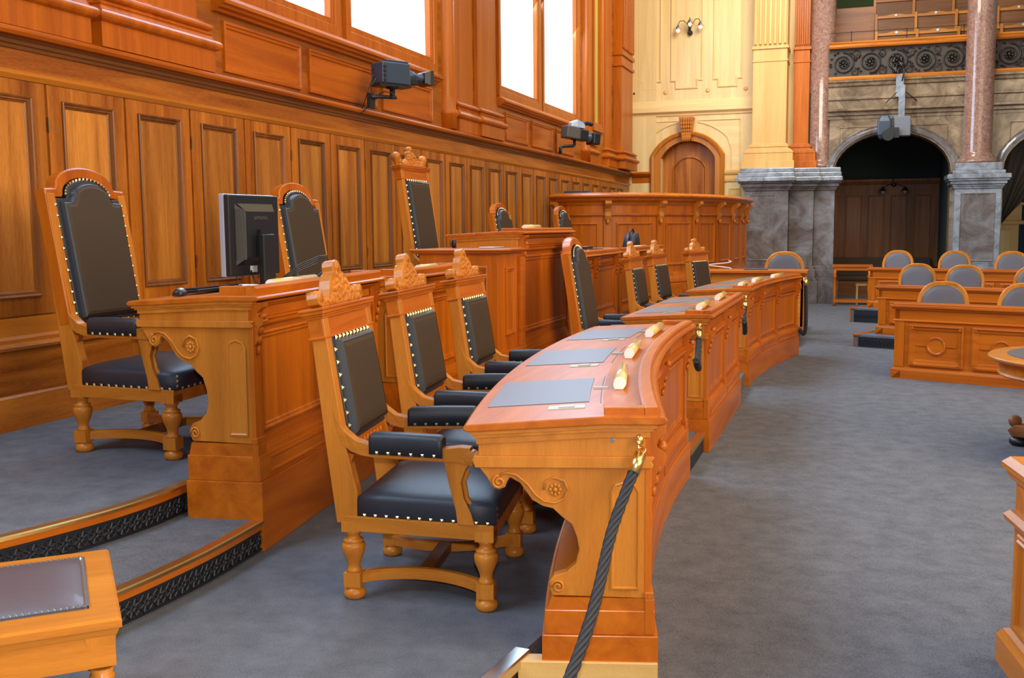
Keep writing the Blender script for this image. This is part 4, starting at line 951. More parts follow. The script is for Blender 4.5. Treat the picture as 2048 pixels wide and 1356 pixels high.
# monitor
def monitor():
    t=thing('computer_monitor','black flat monitor seen from behind on the left desk','monitor',(-3.13,4.93,1.280),R_(0))
    L=Matrix.Rotation(R_(-5),4,'Z')
    # monitor faces local -x (towards the chair); back faces +x / camera
    def mb(): b=MB(); b.T=L; return b
    z0=.075; 
    b=mb(); b.box(-.045,-.015,-.22,.22,z0,z0+.44); b.build('screen_bezel','silver',t,bev=.004)
    b=mb(); b.box(-.015,.015,-.218,.218,z0+.004,z0+.436); b.build('rear_shell','black',t,bev=.006)
    b=mb(); b.loft([[(x,y,z) for y,z in ((-a,c0),(a,c0),(a,c1),(-a,c1))] for x,a,c0,c1 in ((.015,.165,z0+.06,z0+.385),(.055,.125,z0+.10,z0+.345))]); b.build('rear_housing','black',t)
    b=mb()
    for i in range(9):
        f=i/9; b.box(.018+.036*f,.024+.036*f,-.150+.03*f,.150-.03*f,z0+.384-.042*f,z0+.389-.042*f)
    for i in range(8):
        f=i/8; b.box(.020+.036*f,.0235+.036*f,-.166+.04*f,-.163+.04*f,z0+.09,z0+.36)
    b.build('vent_ribs','sidegrey',t,kind='stuff')
    b=mb(); b.box(.050,.08,-.035,.035,z0+.10,z0+.25); b.build('mount_bracket','black',t)
    b=mb(); b.box(.075,.11,-.052,.052,.0,.30); b.build('stand_column','black',t,bev=.006)
    b=mb(); b.box(-.14,.10,-.13,.13,.0,.012); b.build('stand_base','black',t,bev=.004)
    b=mb(); b.box(.015,.017,-.05,.01,z0+.02,z0+.055); b.build('rating_label','white',t)
    # maker's word in relief
    cu=bpy.data.curves.new('maker_word','FONT'); cu.body='SAMSUNG'; cu.size=.026; cu.extrude=.001; cu.align_x='CENTER'
    o0=bpy.data.objects.new('maker_word_curve',cu); COL.objects.link(o0); bpy.context.view_layer.update()
    me=bpy.data.meshes.new_from_object(o0.evaluated_get(bpy.context.evaluated_depsgraph_get())); bpy.data.objects.remove(o0)
    o=bpy.data.objects.new('maker_word',me); COL.objects.link(o); o.parent=t; o['kind']='stuff'
    o.matrix_local=L@Matrix.Translation((.0565,0,z0+.305))@Matrix(((0,0,1,0),(1,0,0,0),(0,1,0,0),(0,0,0,1)))
    me.materials.clear(); me.materials.append(M['sidegrey'])
    b=mb(); b.tube([(.02,-.05,z0+.03),(.05,-.06,z0-.03),(.09,.0,z0-.07),(.11,.05,.04)],.004); b.tube([(.0,-.15,z0+.0),(.01,-.16,.05),(-.02,-.17,.012)],.0025); b.build('cable','black',t)
    b=mb(); b.tube([(.06,-.03,z0-.005),(.085,.0,z0-.02),(.10,.03,z0-.035)],.006); b.build('white_cable','white',t)
    return t
monitor()
def cables():
    b=MB()
    for k in range(4):
        o=k*.012
        b.tube([(-3.02,5.05,1.33+o*.3),(-3.0,5.2,1.37+o),(-2.98,5.38,1.41+o),(-3.0,5.52,1.415+o),(-3.03,5.60,1.385),(-3.05,5.50,1.33-.5*o),(-3.08,5.35,1.315),(-3.1,5.2,1.31)],.0035,6)
    tag(b.build('cable_loop','black'),'loop of black cables standing behind the monitor base','cable')
cables()
def keyboard():
    t=thing('keyboard','black computer keyboard with rows of keys on the left desk','keyboard',(-3.35,4.83,1.273),R_(4))
    b=MB(); b.T=Matrix.Rotation(R_(-3.5),4,'Y'); b.box(-.075,.075,-.23,.23,0,.018); b.build('keyboard_body','black',t,bev=.004)
    b=MB(); b.T=Matrix.Rotation(R_(-3.5),4,'Y')
    for i in range(5):
        for j in range(15): b.box(-.066+.026*i,-.044+.026*i,-.222+.0295*j,-.197+.0295*j,.018,.026)
    b.build('keys','blackm',t,kind='stuff')
keyboard()
def mouse():
    t=thing('computer_mouse','black and white computer mouse near the desk edge','mouse',(-3.30,4.50,1.270),R_(20))
    b=MB(); b.loft([[(x*.030*k+0,y,max(.0,z*.034*k)) for x,z in ((-1,0),(-1,.5),(-.6,.95),(0,1.1),(.6,.95),(1,.5),(1,0))] for y,k in ((-.055,.55),(-.04,.9),(0,1.02),(.035,.95),(.055,.5))],True,True); b.build('shell','black',t)
    b=MB(); b.ball((0,.012,.027),.020,.038,.012,10,6); b.build('white_top','white',t)
mouse()
tag(MB().box(-3.50,-3.26,5.22,5.40,1.273,1.279).build('paper_sheet','paper'),'white paper sheet lying behind the keyboard','paper')
# ropes
def rope(name,label,pts,r,hook,parent_loc):
    t=thing(name,label,'rope barrier',parent_loc)
    P=[Vector(p) for p in pts]; out=[]
    for i in range(len(P)-1):
        p0=P[max(i-1,0)];p1=P[i];p2=P[i+1];p3=P[min(i+2,len(P)-1)]
        for k in range(16):
            u=k/16; out.append(.5*((2*p1)+(p2-p0)*u+(2*p0-5*p1+4*p2-p3)*u*u+(3*p1-p0-3*p2+p3)*u**3))
    out.append(P[-1]); O=Vector(parent_loc); out=[p-O for p in out]
    # length param
    L=[0]
    for i in range(1,len(out)): L.append(L[-1]+(out[i]-out[i-1]).length)
    core=MB(); core.tube(out,r*.72,8); core.build('core','rope',t)
    def frame(s):
        s=max(0,min(s,L[-1]-1e-6)); i=max(j for j in range(len(L)-1) if L[j]<=s); f=(s-L[i])/(L[i+1]-L[i]); p=out[i].lerp(out[i+1],f)
        a=out[max(i-1,0)]; b_=out[min(i+2,len(out)-1)]; d=(b_-a).normalized(); u=d.cross(Vector((.3,1,.2))).normalized(); return p,u,d.cross(u)
    for k in range(5):
        b=MB(); n=max(20,int(L[-1]/(r*.9))); pp=[]
        for i in range(n+1):
            s=L[-1]*i/n; p,u,w=frame(s); a=2*PI*k/5+s/(r*5.2)*2*PI*.5; pp.append(p+r*.62*(cos(a)*u+sin(a)*w))
        b.tube(pp,r*.42,6); b.build('strand','rope',t)
    p,u,w=frame(0); d=(out[1]-out[0]).normalized()
    b=MB(); b.tube([out[0]-d*.03,out[0]+d*.05],r*1.12,14); b.build('end_sleeve','brass',t)
    h=Vector(hook)-O
    b=MB(); ring=[out[0]-d*.045+.014*(cos(2*PI*j/14)*u+sin(2*PI*j/14)*d) for j in range(14)]; b.tube(ring,.0035,6,closed=True)
    b.ball(tuple(h+Vector((0,0,0))),.016,.012,.022,10,6); b.ball(tuple(h+Vector((0,-.015,-.008))),.010,.012,.014,8,5); b.tube([h+Vector((0,-.02,-.01)),h+Vector((0,-.025,-.03)),out[0]-d*.05],.005,6)
    b.build('brass_hook','brass',t)
    return t
hp=Vector(arcA(A0,-.10,.835)); hp.y-=.012
rope('barrier_rope','thick black rope clipped to the end of the nearest desk, sagging to the floor edge',
     [(hp.x,hp.y-.03,.765),(-.775,3.42,.56),(-.785,3.13,.33),(-.83,2.80,.13),(-.92,2.45,-.02),(-1.0,2.1,-.10)],.020,tuple(hp),(hp.x,hp.y,.8))
rope('barrier_rope','short black rope hanging between the near and the middle desk',
     [(-1.13,7.98,.78),(-1.125,7.93,.70),(-1.11,7.80,.60),(-1.08,7.62,.56),(-1.06,7.42,.60),(-1.05,7.27,.66)],.024,(-1.13,8.01,.84),(-1.1,7.9,.8))
rope('barrier_rope','short black rope hanging between the middle and the far curved desk',
     [(-1.12,11.42,.76),(-1.12,11.32,.66),(-1.10,11.18,.54),(-1.07,10.9,.50),(-1.04,10.6,.58),(-1.03,10.42,.66)],.026,(-1.12,11.49,.83),(-1.1,11.3,.8))
q=arcC(3.1,0.02,.8)
rope('barrier_rope','black rope hanging straight down at the far end of the far curved desk',
     [(q[0]+.05,q[1]+.02,.84),(q[0]+.06,q[1]+.03,.5),(q[0]+.06,q[1]+.03,.2),(q[0]+.03,q[1]+.03,.12),(q[0]-.02,q[1]+.03,.2)],.026,(q[0]+.02,q[1]+.02,.88),(q[0],q[1],.8))
# ================================================================ CAMERAS
def tvcam1():
    t=thing('television_camera','large television camera with ribbed box on a bracket above the ledge, nearer one','camera',(-5.02,10.35,2.93),0)
    b=MB(); b.box(-.03,.0,-.07,.07,-.02,.14); b.box(-.03,.0,-.07,-.06,-.02,.14); b.tube([(-.01,0,.10),(.06,.08,.11),(.15,.24,.115)],.020,10); b.build('bracket_arm','blackm',t,bev=.003)
    b=MB(); b.lathe([(.05,.10),(.05,.12),(.035,.13),(.03,.14),(.03,.20),(.07,.21),(.07,.235)],(.14,.22,0),16); b.build('swivel_post','blackm',t)
    T=Matrix.Translation((.13,.22,.355))@Matrix.Rotation(R_(-30),4,'Z')@Matrix.Scale(.86,4)   # camera looks along local +y
    def mb(): b=MB(); b.T=T; return b
    b=mb(); b.box(-.13,.13,-.22,.20,-.12,.14); b.build('camera_body','blue',t,bev=.008)
    b=mb()
    for i in range(7): b.box(-.12+.036*i,-.10+.036*i,.20,.215,-.11,.12)
    b.box(-.128,.128,.14,.202,-.118,.138); b.build('ribbed_front','sidegrey',t)
    b=mb(); b.box(-.11,.11,-.24,.24,-.155,-.12); b.build('base_plate','black',t)
    b=mb(); b.box(-.05,.05,-.10,.24,.16,.185); b.box(-.05,.05,.20,.24,.14,.17); b.build('top_handle','blue',t,bev=.004)
    b=mb(); b.lathe([(.075,.21),(.08,.24),(.085,.28),(.075,.33),(.055,.36),(.05,.41),(.07,.46),(.07,.50)],(0,0,0),18,'y'); b.build('zoom_lens','blue',t)
    b=mb(); b.box(-.05,.05,.25,.40,-.10,-.02); b.build('lens_servo','black',t,bev=.01)
    b=mb(); b.loft([[(x*k,y,z*k) for x,z in ((-.12,-.09),(.12,-.09),(.12,.09),(-.12,.09))] for y,k in ((.47,.72),(.54,1.0),(.59,1.05))],caps=False); b.loft([[(x*k,y,z*k) for x,z in ((-.12,-.09),(.12,-.09),(.12,.09),(-.12,.09))] for y,k in ((.59,.98),(.50,.66))],caps=True); b.build('lens_hood','black',t)
    b=mb()
    for i in range(4): b.lathe([(.016,0),(.016,.03)],(-.07+.0*i,-.22,.06-.05*i),10,'y')
    for i in range(4): b.box(.128,.145,-.21,-.17,-.10+.055*i,-.07+.055*i)
    b.build('connectors','black',t)
    b=mb(); b.tube([(.02,-.24,-.06),(-.02,-.30,-.16),(-.02,-.28,-.28),(.05,-.14,-.22),(.10,-.02,-.24)],.008,6); b.tube([(-.04,-.24,.0),(-.08,-.30,-.2),(-.12,-.40,-.50)],.006,6); b.tube([(-.12,-.40,-.50),(-.05,-.26,-.36),(0,-.14,-.22)],.006,6); b.build('cable','black',t)
tvcam1()
def tvcam2():
    t=thing('television_camera','smaller television camera with top viewfinder on a cranked arm, farther along the ledge','camera',(-5.02,17.9,2.93),0)
    b=MB(); b.tube([(.0,0,-.02),(0,0,.08),(.02,.03,.11),(.16,.25,.13),(.18,.30,.15),(.18,.30,.26)],.028,10); b.lathe([(.07,.24),(.07,.28)],(.18,.3,0),14); b.build('bracket_arm','blackm',t)
    T=Matrix.Translation((.16,.30,.37))@Matrix.Rotation(R_(-40),4,'Z')@Matrix.Rotation(R_(-6),4,'X')@Matrix.Scale(.78,4)
    def mb(): b=MB(); b.T=T; return b
    b=mb(); b.box(-.14,.14,-.26,.10,-.15,.13); b.build('camera_body','sidegrey',t,bev=.02)
    b=mb(); b.box(-.12,.12,.10,.36,-.16,.10); b.build('camera_head','black',t,bev=.02)
    b=mb(); b.loft([[(x,y,z) for x,z in ((-w,.12),(w,.12),(w*.7,.12+h),(-w*.7,.12+h))] for y,w,h in ((-.12,.08,.10),(.05,.10,.18),(.26,.10,.12))]); b.build('viewfinder','silver',t,bev=.01)
    b=mb(); b.box(-.06,.10,.24,.42,.22,.30); b.lathe([(.05,.40),(.055,.5)],(.02,0,.26),10,'y'); b.build('microphone','black',t,bev=.02)
    b=mb(); b.lathe([(.10,.30),(.09,.38),(.11,.44),(.115,.50)],(0,0,-.06),18,'y'); b.build('zoom_lens','blue',t)
    b=mb(); b.box(-.16,.16,.48,.68,-.20,.07); b.build('lens_hood','black',t,bev=.02)
tvcam2()
def tvcam3():
    Y=24.38
    t=thing('television_camera','dark camera with grey box hanging from a post on the gallery front','camera',(.85,Y,4.8),0)
    b=MB(); b.box(-.10,.06,-.02,.06,-.42,.05); b.box(-.04,.09,-.10,-.02,-.86,-.18); b.build('hanging_post','marbleb',t)
    b=MB(); b.box(-.12,.22,-.22,.06,-1.28,-.86); b.build('control_box','boxgrey',t,bev=.02)
    b=MB(); b.T=Matrix.Translation((-.32,-.18,-1.12)); b.loft([[(x*k,y*k,z) for x,y in ((-.14,-.14),(.14,-.14),(.14,.14),(-.14,.14))] for z,k in ((-.22,.7),(-.12,1),(.16,1.0),(.30,.6))]); b.build('camera_shroud','blue',t,bev=.03)
    b=MB(); b.T=Matrix.Translation((-.24,-.34,-1.27)); b.lathe([(.12,-.1),(.13,0),(.12,.1)],(0,0,0),16,'y'); b.box(.0,.22,-.05,.08,-.06,.16); b.build('lens','black',t)
    b=MB(); b.tube([(.0,.0,-.25),(-.30,-.05,-.55)],.01); b.tube([(.08,.0,-.30),(.34,.15,-.50)],.01); b.tube([(.02,-.05,.25),(.06,-.08,.1),(.02,-.08,-.1)],.014); b.build('cable','black',t)
tvcam3()
# wall lamps
def sconce(label,loc,k=1,n=3,lit='frosted'):
    t=thing('wall_sconce',label,'wall lamp',loc,0)
    b=MB(); b.lathe([(.02,.0),(.09*k,-.01),(.10*k,-.03),(.06*k,-.06),(.03*k,-.09)],(0,0,0),14,'y'); b.ball((0,-.08*k,-.02),.06*k,.05*k,.08*k,8,6); b.ball((-.02,-.11*k,.10*k),.035*k,.03*k,.12*k,8,6); b.build('back_plate','iron',t)
    for i in range(n):
        a=(-1,0.1,1)[i] if n==3 else (-1,1)[i]
        x=a*.42*k; z=(-.02,.16,.06)[i]*k if n==3 else -.22*k; y=-.30*k-(.1*k if i==1 and n==3 else 0)
        if n==3: path=[(0,-.08*k,.05*k),(a*.08*k,-.14*k,.30*k),(a*.22*k,-.22*k,.44*k+z*.4),(x*.85,y,.42*k+z*.5),(x,y,.28*k+z)]
        else: path=[(0,-.08*k,0),(a*.12*k,-.14*k,.0),(x*.8,y,-.08*k),(x,y,-.12*k)]
        b=MB(); b.tube(path,.014*k,6); b.build('lamp_arm','iron',t)
        e=path[-1]
        b=MB(); b.lathe([(.02*k,.02*k),(.05*k,-.02*k),(.09*k,-.08*k),(.11*k,-.14*k),(.13*k,-.15*k),(.08*k,-.13*k)],e,8,sm=False)
        for j in range(4): b.ball((e[0]+.14*k*cos(j*PI/2+.4),e[1]+.14*k*sin(j*PI/2+.4),e[2]-.14*k),.03*k,.03*k,.02*k,5,4)
        b.build('leaf_holder','chrome' if n==3 else 'iron',t)
        b=MB(); b.ball((e[0],e[1],e[2]-.18*k),.075*k,.075*k,.09*k,12,8); b.build('glass_shade',lit,t)
sconce('three armed wall lamp with frosted glass shades on the pale back wall',(-3.82,24.99,6.14),.62,3)
sconce('small two armed wall lamp on the dark panelling under the arch',(.88,27.87,2.62),.62,2,'greyglass')
# ================================================================ TRIBUNE (curved far counter)
def tribune():
    pts=[(-5.08,17.75),(-4.75,17.6),(-4.25,17.6),(-3.75,17.85),(-3.3,18.3),(-2.92,18.95),(-2.62,19.8),(-2.42,20.8),(-2.32,21.8),(-2.30,23.2)]
    P=[]
    V_=[Vector((*p,0)) for p in pts]
    for i in range(len(V_)-1):
        p0=V_[max(i-1,0)];p1=V_[i];p2=V_[i+1];p3=V_[min(i+2,len(V_)-1)]
        for k in range(5):
            u=k/5; P.append(.5*((2*p1)+(p2-p0)*u+(2*p0-5*p1+4*p2-p3)*u*u+(3*p1-p0-3*p2+p3)*u**3))
    P.append(V_[-1])
    L=[0]
    for i in range(1,len(P)): L.append(L[-1]+(P[i]-P[i-1]).length)
    O=Vector((-4.0,19.5,0))
    t=thing('curved_counter','large curved oak counter with console brackets in front of the back wall door','counter',tuple(O))
    def at(s):
        s=max(0,min(s,L[-1]-1e-5)); i=max(j for j in range(len(L)-1) if L[j]<=s); f=(s-L[i])/(L[i+1]-L[i]); p=P[i].lerp(P[i+1],f); d=(P[i+1]-P[i]).normalized(); return p,d
    def F(s,d,z): p,q=at(s); n=Vector((q.y,-q.x,0)); r=p+n*d; return Vector((r.x,r.y,z))-O
    def emit(b): b.v=[F(p.x,p.y,p.z) for p in b.v]; return b
    n=48; T=L[-1]
    def band(name,prof,mat,s0=0,s1=T):
        b=MB(); b.loft([[(s0+(s1-s0)*i/n,d,z) for d,z in prof] for i in range(n+1)]); emit(b).build(name,mat,t)
    band('counter_wall',[(-.30,ZF),(0,ZF),(0,2.06),(-.30,2.06)],'oakZ')
    band('counter_top',[(-.9,2.11),(.14,2.11),(.17,2.13),(.17,2.155),(.14,2.175),(.10,2.18),(.08,2.20),(-.9,2.20)],'oakX')
    band('cornice_moulding',[(-.1,1.99),(.02,1.99),(.04,2.03),(.10,2.07),(.12,2.11),(-.1,2.11)],'oakX')
    band('frieze_moulding',[(-.02,1.80),(.03,1.80),(.04,1.82),(.03,1.84),(-.02,1.85)],'oakX')
    band('base_moulding',[(-.02,.60),(.04,.60),(.06,.62),(.05,.68),(.03,.74),(.02,.80),(-.02,.80)],'oakX')
    band('plinth',[(-.02,ZF),(.07,ZF),(.07,.58),(.04,.60),(-.02,.60)],'oakX')
    N_=7; span=T/N_
    for i in range(N_+1):
        s=min(max(span*i,.08),T-.08)
        b=MB(); b.box(s-.07,s+.07,0,.03,.80,1.80); emit(b).build('pilaster','oakZ',t,bev=.004)
        b=MB(); br=[(0,2.06),(.16,2.06),(.17,2.01),(.13,1.97),(.08,1.93),(.06,1.87),(.08,1.80),(.06,1.74),(.02,1.70),(0,1.69)]
        b.loft([[(s-.05,d,z) for d,z in br],[(s+.05,d,z) for d,z in br]]); b.ball((s,.06,1.70),.035,.03,.045,8,5); emit(b).build('console_bracket','goldZ',t,bev=.004)
    for i in range(N_):
        a=span*i+.16; e=span*(i+1)-.16
        b=MB(); V=[];Fc=[];nu=5; loops=[(rect(a+d,e-d,.92+d,1.68-d,nu),h) for d,h in ((0,0),(0,.02),(.016,.026),(.03,.014),(.045,.004),(.06,.003))]; k=len(loops[0][0])
        for poly,h in loops:
            for s_,z_ in poly: V.append((s_,h,z_))
        for q in range(len(loops)-1):
            for j in range(k): Fc.append([q*k+j,q*k+(j+1)%k,(q+1)*k+(j+1)%k,(q+1)*k+j])
        o=(len(loops)-1)*k
        for j in range(nu): Fc.append([o+j,o+j+1,o+k-2-j,o+k-1-j])
        b.add(V,Fc); emit(b).build('front_panel','oakZ',t)
tribune()
def chairtop(label,loc,rz):
    b=MB(); b.box(-.22,.22,-.03,.03,0,.34); b.box(-.22,.22,-.02,.40,0,.05); b.box(-.2,-.16,0,.38,-.4,0); b.box(.16,.2,0,.38,-.4,0)
    t=b
tag(MB().box(-4.95,-4.50,17.86,18.06,2.202,2.25).build('document_folder','blue',bev=.005),'blue folder lying on top of the curved far counter at its left end','folder')
tag(MB().box(-4.1,-3.85,18.15,18.4,2.202,2.212).build('paper_sheet','paper'),'white sheet on top of the curved far counter','paper')
# things on desks R
def bag():
    t=thing('shoulder_bag','dark bag with curved top standing on the far platform desk','bag',(-3.25,15.6,1.30),0)
    b=MB(); b.loft([[(x,y,z) for x,z in ((-.10,0),(.10,0),(.08,h),(-.08,h))] for y,h in ((-.22,.08),(-.12,.17),(0,.21),(.12,.22),(.2,.16),(.24,.04))],True,True); b.build('bag_body','leather',t)
    b=MB(); b.tube([(0,-.2,.12),(0,-.1,.24),(0,.05,.28),(0,.2,.2)],.014,6); b.build('bag_strap','blackm',t)
bag()
def lump(name,label,cat,box_,mat): return tag(MB().box(*box_).build(name,mat,bev=.004),label,cat)
lump('paper_stack','low stack of white papers on the desk right of the tallest desk','paper',(-3.45,-3.2,12.6,12.9,1.287,1.312),'paper')
lump('telephone','small dark telephone on the desk right of the tallest desk','telephone',(-3.15,-3.04,12.0,12.3,1.345,1.375),'black')
lump('book','red brown book lying on the far platform desk','book',(-3.42,-3.2,13.7,14.1,1.288,1.325),'brnY')
lump('notepad','small white notepad on the side counter left of the tallest desk','notepad',(-3.0,-2.86,8.15,8.40,1.436,1.446),'silver')
lump('paper_slip','white slip on the second platform desk','paper',(-3.35,-3.2,7.5,7.65,1.287,1.294),'paper')
tag(MB().lathe([(.02,1.436),(.02,1.50),(.012,1.51)],(-3.28,8.3,0),10).build('stamp_holder','black'),'tiny black upright stamp at the back of the side counter','stamp')
# ================================================================ FLAT RECORDER DESK + CHAIR
def flat_desk():
    t=thing('recorder_desk','plain flat oak desk beyond the far curved desk','desk',(-1.4,16.6,0))
    b=MB(); b.box(-.85,.72,-.35,.35,.88,.92); b.box(-.80,.68,-.30,.30,.85,.88); b.build('tabletop','oakX',t,bev=.006)
    b=MB(); b.box(-.78,.66,-.27,-.24,.06,.85); b.build('modesty_panel','goldX',t)
    for x in (-.78,.62): b=MB(); b.box(x,x+.05,-.27,.28,0,.85); b.build('side_panel','oakZ',t,bev=.004)
    return t
flat_desk()
tag(MB().tube([(-2.05+.18*cos(a/3),16.7+.1*sin(a/3),.93+.006*a) for a in range(0,22)],.008).build('white_cable','white'),'coiled white cable lying on the flat recorder desk','cable')
lump('folder','flat dark folder on the recorder desk','folder',(-1.65,-1.3,16.5,16.8,.921,.935),'blue')
def member_chair(label,loc,rz,leather='leather_grey'):
    t=thing('member_chair',label,'chair',loc,rz,'round backed members chairs')
    # faces local -y
    def outl(w,h0,h1,n=10):
        out=[(w*.94,h0),(w,h0+(h1-h0)*.45)]
        hh=h1-(h0+(h1-h0)*.45)
        for i in range(1,n+1): a=PI/2*i/n; out.append((w*cos(a)**.75 if i<n else 0,h0+(h1-h0)*.45+hh*sin(a)))
        return out+[(-x,h) for x,h in out[-2::-1]]
    o=outl(.29,.50,1.02); i_=outl(.245,.545,.975)
    a=R_(10); T=Matrix.Translation((0,.22,0))@Matrix.Translation((0,0,.5))@Matrix.Rotation(-a,4,'X')@Matrix.Translation((0,0,-.5))
    b=MB(); b.T=T; b.rings((0,0,0),(1,0,0),(0,0,1),(0,-1,0),[(o,-.03),(o,.02),(offset(o,.012),.03),(i_,.022),(i_,0)],fill=False); b.rings((0,0,0),(1,0,0),(0,0,1),(0,-1,0),[(o,-.03),(offset(o,.01),-.031)]); b.build('back_frame','goldZ',t)
    b=MB(); b.T=T; b.rings((0,0,0),(1,0,0),(0,0,1),(0,-1,0),[(i_,.0),(i_,.018),(offset(i_,.02),.034),(offset(i_,.06),.042),(offset(i_,.10),.044)]); ob=b.build('back_pad',leather,t)
    s=MB(); s.T=T
    for p,q_ in zip(i_[1:-2],i_[2:-1]): studline(s,(p[0]*.97,-.028,p[1]-.006),(q_[0]*.97,-.028,q_[1]-.006),3,(0,-1,0),.005,.005)
    s.build('brass_studs','stud',t,kind='stuff')
    b=MB(); cushion(b,subdiv([(-.26,-.28),(.26,-.28),(.24,.22),(-.24,.22)],4),.42,.48,.03); b.build('seat_cushion',leather,t)
    b=MB(); b.box(-.27,.27,-.28,.24,.35,.42); b.build('seat_rail','goldX',t,bev=.004)
    for x in (-.24,.24):
        for y in (-.25,.22): b=MB(); b.lathe([(.018,0),(.024,.2),(.03,.35)],(x,y,0),10); b.build('leg','goldZ',t)
    return t
mc=member_chair('round backed grey chair behind the flat recorder desk, left of the aisle',(-1.12,17.6,0),0)
mc.scale=(1.13,1,1.16)
bpy.context.view_layer.update()
# ================================================================ MEMBERS' ROWS
def member_row(name,label,loc,rz,length,nfront,zf,H=.85,step=0):
    """front desk row: local x along row, front face at y=0 facing -y; top at H above floor"""
    t=thing(name,label,'desk',loc,rz)
    z0=-zf
    b=MB(); b.box(0,length,0,.06,.10,H-.03); b.box(0,.05,0,.44,.10,H-.03); b.build('front_wall','oakX',t)
    b=MB(); b.box(-.03,length,-.03,.10,.0,.10); b.box(-.03,.09,-.03,.46,.0,.10); b.build('plinth','oakX',t,bev=.006)
    b=MB(); b.sweep([(-.02,.10),(.025,.10),(.018,.125),(0,.135)],[(0,.5,0),(0,0,0),(length,0,0)]); b.build('base_moulding','oakX',t)
    b=MB(); b.sweep([(-.02,H-.19),(.018,H-.19),(.024,H-.18),(.01,H-.165),(-.02,H-.165)],[(0,.5,0),(0,0,0),(length,0,0)]); b.sweep([(-.02,H-.06),(.02,H-.055),(.035,H-.03),(-.02,H-.03)],[(0,.5,0),(0,0,0),(length,0,0)]); b.build('cornice_moulding','oakX',t)
    b=MB(); b.box(-.05,length,-.05,.46,H-.03,H); b.box(-.02,length,-.03,.06,H,H+.018); b.build('tabletop','oakX',t,bev=.006)
    b=MB(); b.box(.0,.11,-.014,.0,.135,H-.19); b.build('pilaster','oakZ',t,bev=.003)
    x=.17; w=.60
    for i in range(nfront):
        if x+w>length: break
        p=MB(); z0_,z1_=.16,H-.22; 
        s=.05
        poly=[(x+s,z0_),(x+w-s,z0_),(x+w-s,z0_+s),(x+w,z0_+s),(x+w,z1_-s),(x+w-s,z1_-s),(x+w-s,z1_),(x+s,z1_),(x+s,z1_-s),(x,z1_-s),(x,z0_+s),(x+s,z0_+s)]
        poly=rect(x,x+w,z0_,z1_)
        mould(p,(0,0,0),(1,0,0),(0,0,1),(0,-1,0),poly,[(0,0),(0,.03),(.02,.034),(.035,.018),(.06,.014),(.065,.006),(.07,.004)]); pa=p.build('front_panel','oakX',t)
        c=(x+w/2,(z0_+z1_)/2)
        q=MB(); circ=[(c[0]+.105*cos(2*PI*k/24),c[1]+.105*sin(2*PI*k/24)) for k in range(24)]
        q.rings((0,0,0),(1,0,0),(0,0,1),(0,-1,0),[(circ,.003),(circ,.018),(offset(circ,.012),.022),(offset(circ,.026),.012),(offset(circ,.04),.010)]); 
        q.build('medallion','oakX',pa); q=MB(); q.box(x+.08,c[0]-.105,-.016,-.003,c[1]-.006,c[1]+.006); q.box(c[0]+.105,x+w-.08,-.016,-.003,c[1]-.006,c[1]+.006)
        for sx in (x+.02,x+w-.06):
            for sz in (z0_+.02,z1_-.05): q.prism([(sx,sz),(sx+.04,sz),(sx+.02,sz+.03)],-.040,-.02,'xz')
        q.build('panel_relief','oakX',pa,kind='stuff')
        x+=w+.09
    # end panel
    p=MB(); mould(p,(0,0,0),(0,1,0),(0,0,1),(-1,0,0),[(a,b_) for a,b_ in rect(.10,.38,.18,H-.24)][::-1]); p.build('end_panel','oakZ',t)
    if step:
        b=MB(); b.T=Matrix.Translation(loc)@Matrix.Rotation(rz,4,'Z'); b.box(-.22,length,-.30,1.75,-step,-.003); struct(b.build('floor','carpet'))
        b=MB(); b.box(-.24,-.215,-.30,1.25,-step,.0); b.box(-.24,-.16,-.32,1.25,-.015,.003); b.build('step_edge','oakY',t)
        b=MB(); b.box(-.16,length,-.306,-.30,-step+.01,-.03); 
        b.build('vent_backing','ventback',t)
        b=MB()
        for k in range(int((length+.1)/.05)): 
            b.tube([(-.14+.05*k+.016*cos(2*PI*j/6),-.31,-step/2-.01+.028*sin(2*PI*j/6)) for j in range(6)],.005,4,closed=True,sm=False)
        b.build('pierced_grille','vent',t,kind='stuff')
    return t
row1=member_row('members_desk_row','front row of members desks with carved medallion panels at right',(.46,12.65,ZF),R_(-22),4.2,5,0)
row2=member_row('members_desk_row','second row of members desks on a low step',(.345,15.95,.02),R_(-24),5.0,4,0,H=.70,step=.178)
row3=member_row('members_desk_row','third and rearmost row of members desks in view',(.27,20.0,.10),R_(-22),6.0,4,0,H=.72,step=.258)
def mchair(label,x,y,z,rz,k=1):
    c=copy_tree(mc,label,(x,y,z),rz,k); 
    for ch in [o for o in bpy.data.objects if o.parent==c]: pass
    return c
for (x,y,z,lab) in ((.98,13.5,ZF,'grey round backed chair in the front members row, left one'),(1.86,13.2,ZF,'grey round backed chair in the front members row, cut by the right edge'),
   (.87,17.0,.02,'grey round backed chair in the second members row, left one'),(1.50,16.5,.02,'grey round backed chair in the second members row, middle one'),(2.40,16.2,.02,'grey round backed chair in the second members row, cut by the right edge'),
   (.73,21.15,.10,'grey round backed chair in the third members row, left one'),(1.70,20.6,.10,'grey round backed chair in the third members row, middle one'),(2.62,20.2,.10,'grey round backed chair in the third members row, right one')):
    mchair(lab,x,y,z,R_(-14),{ZF:1.05,.02:.97,.10:1.0}[z])
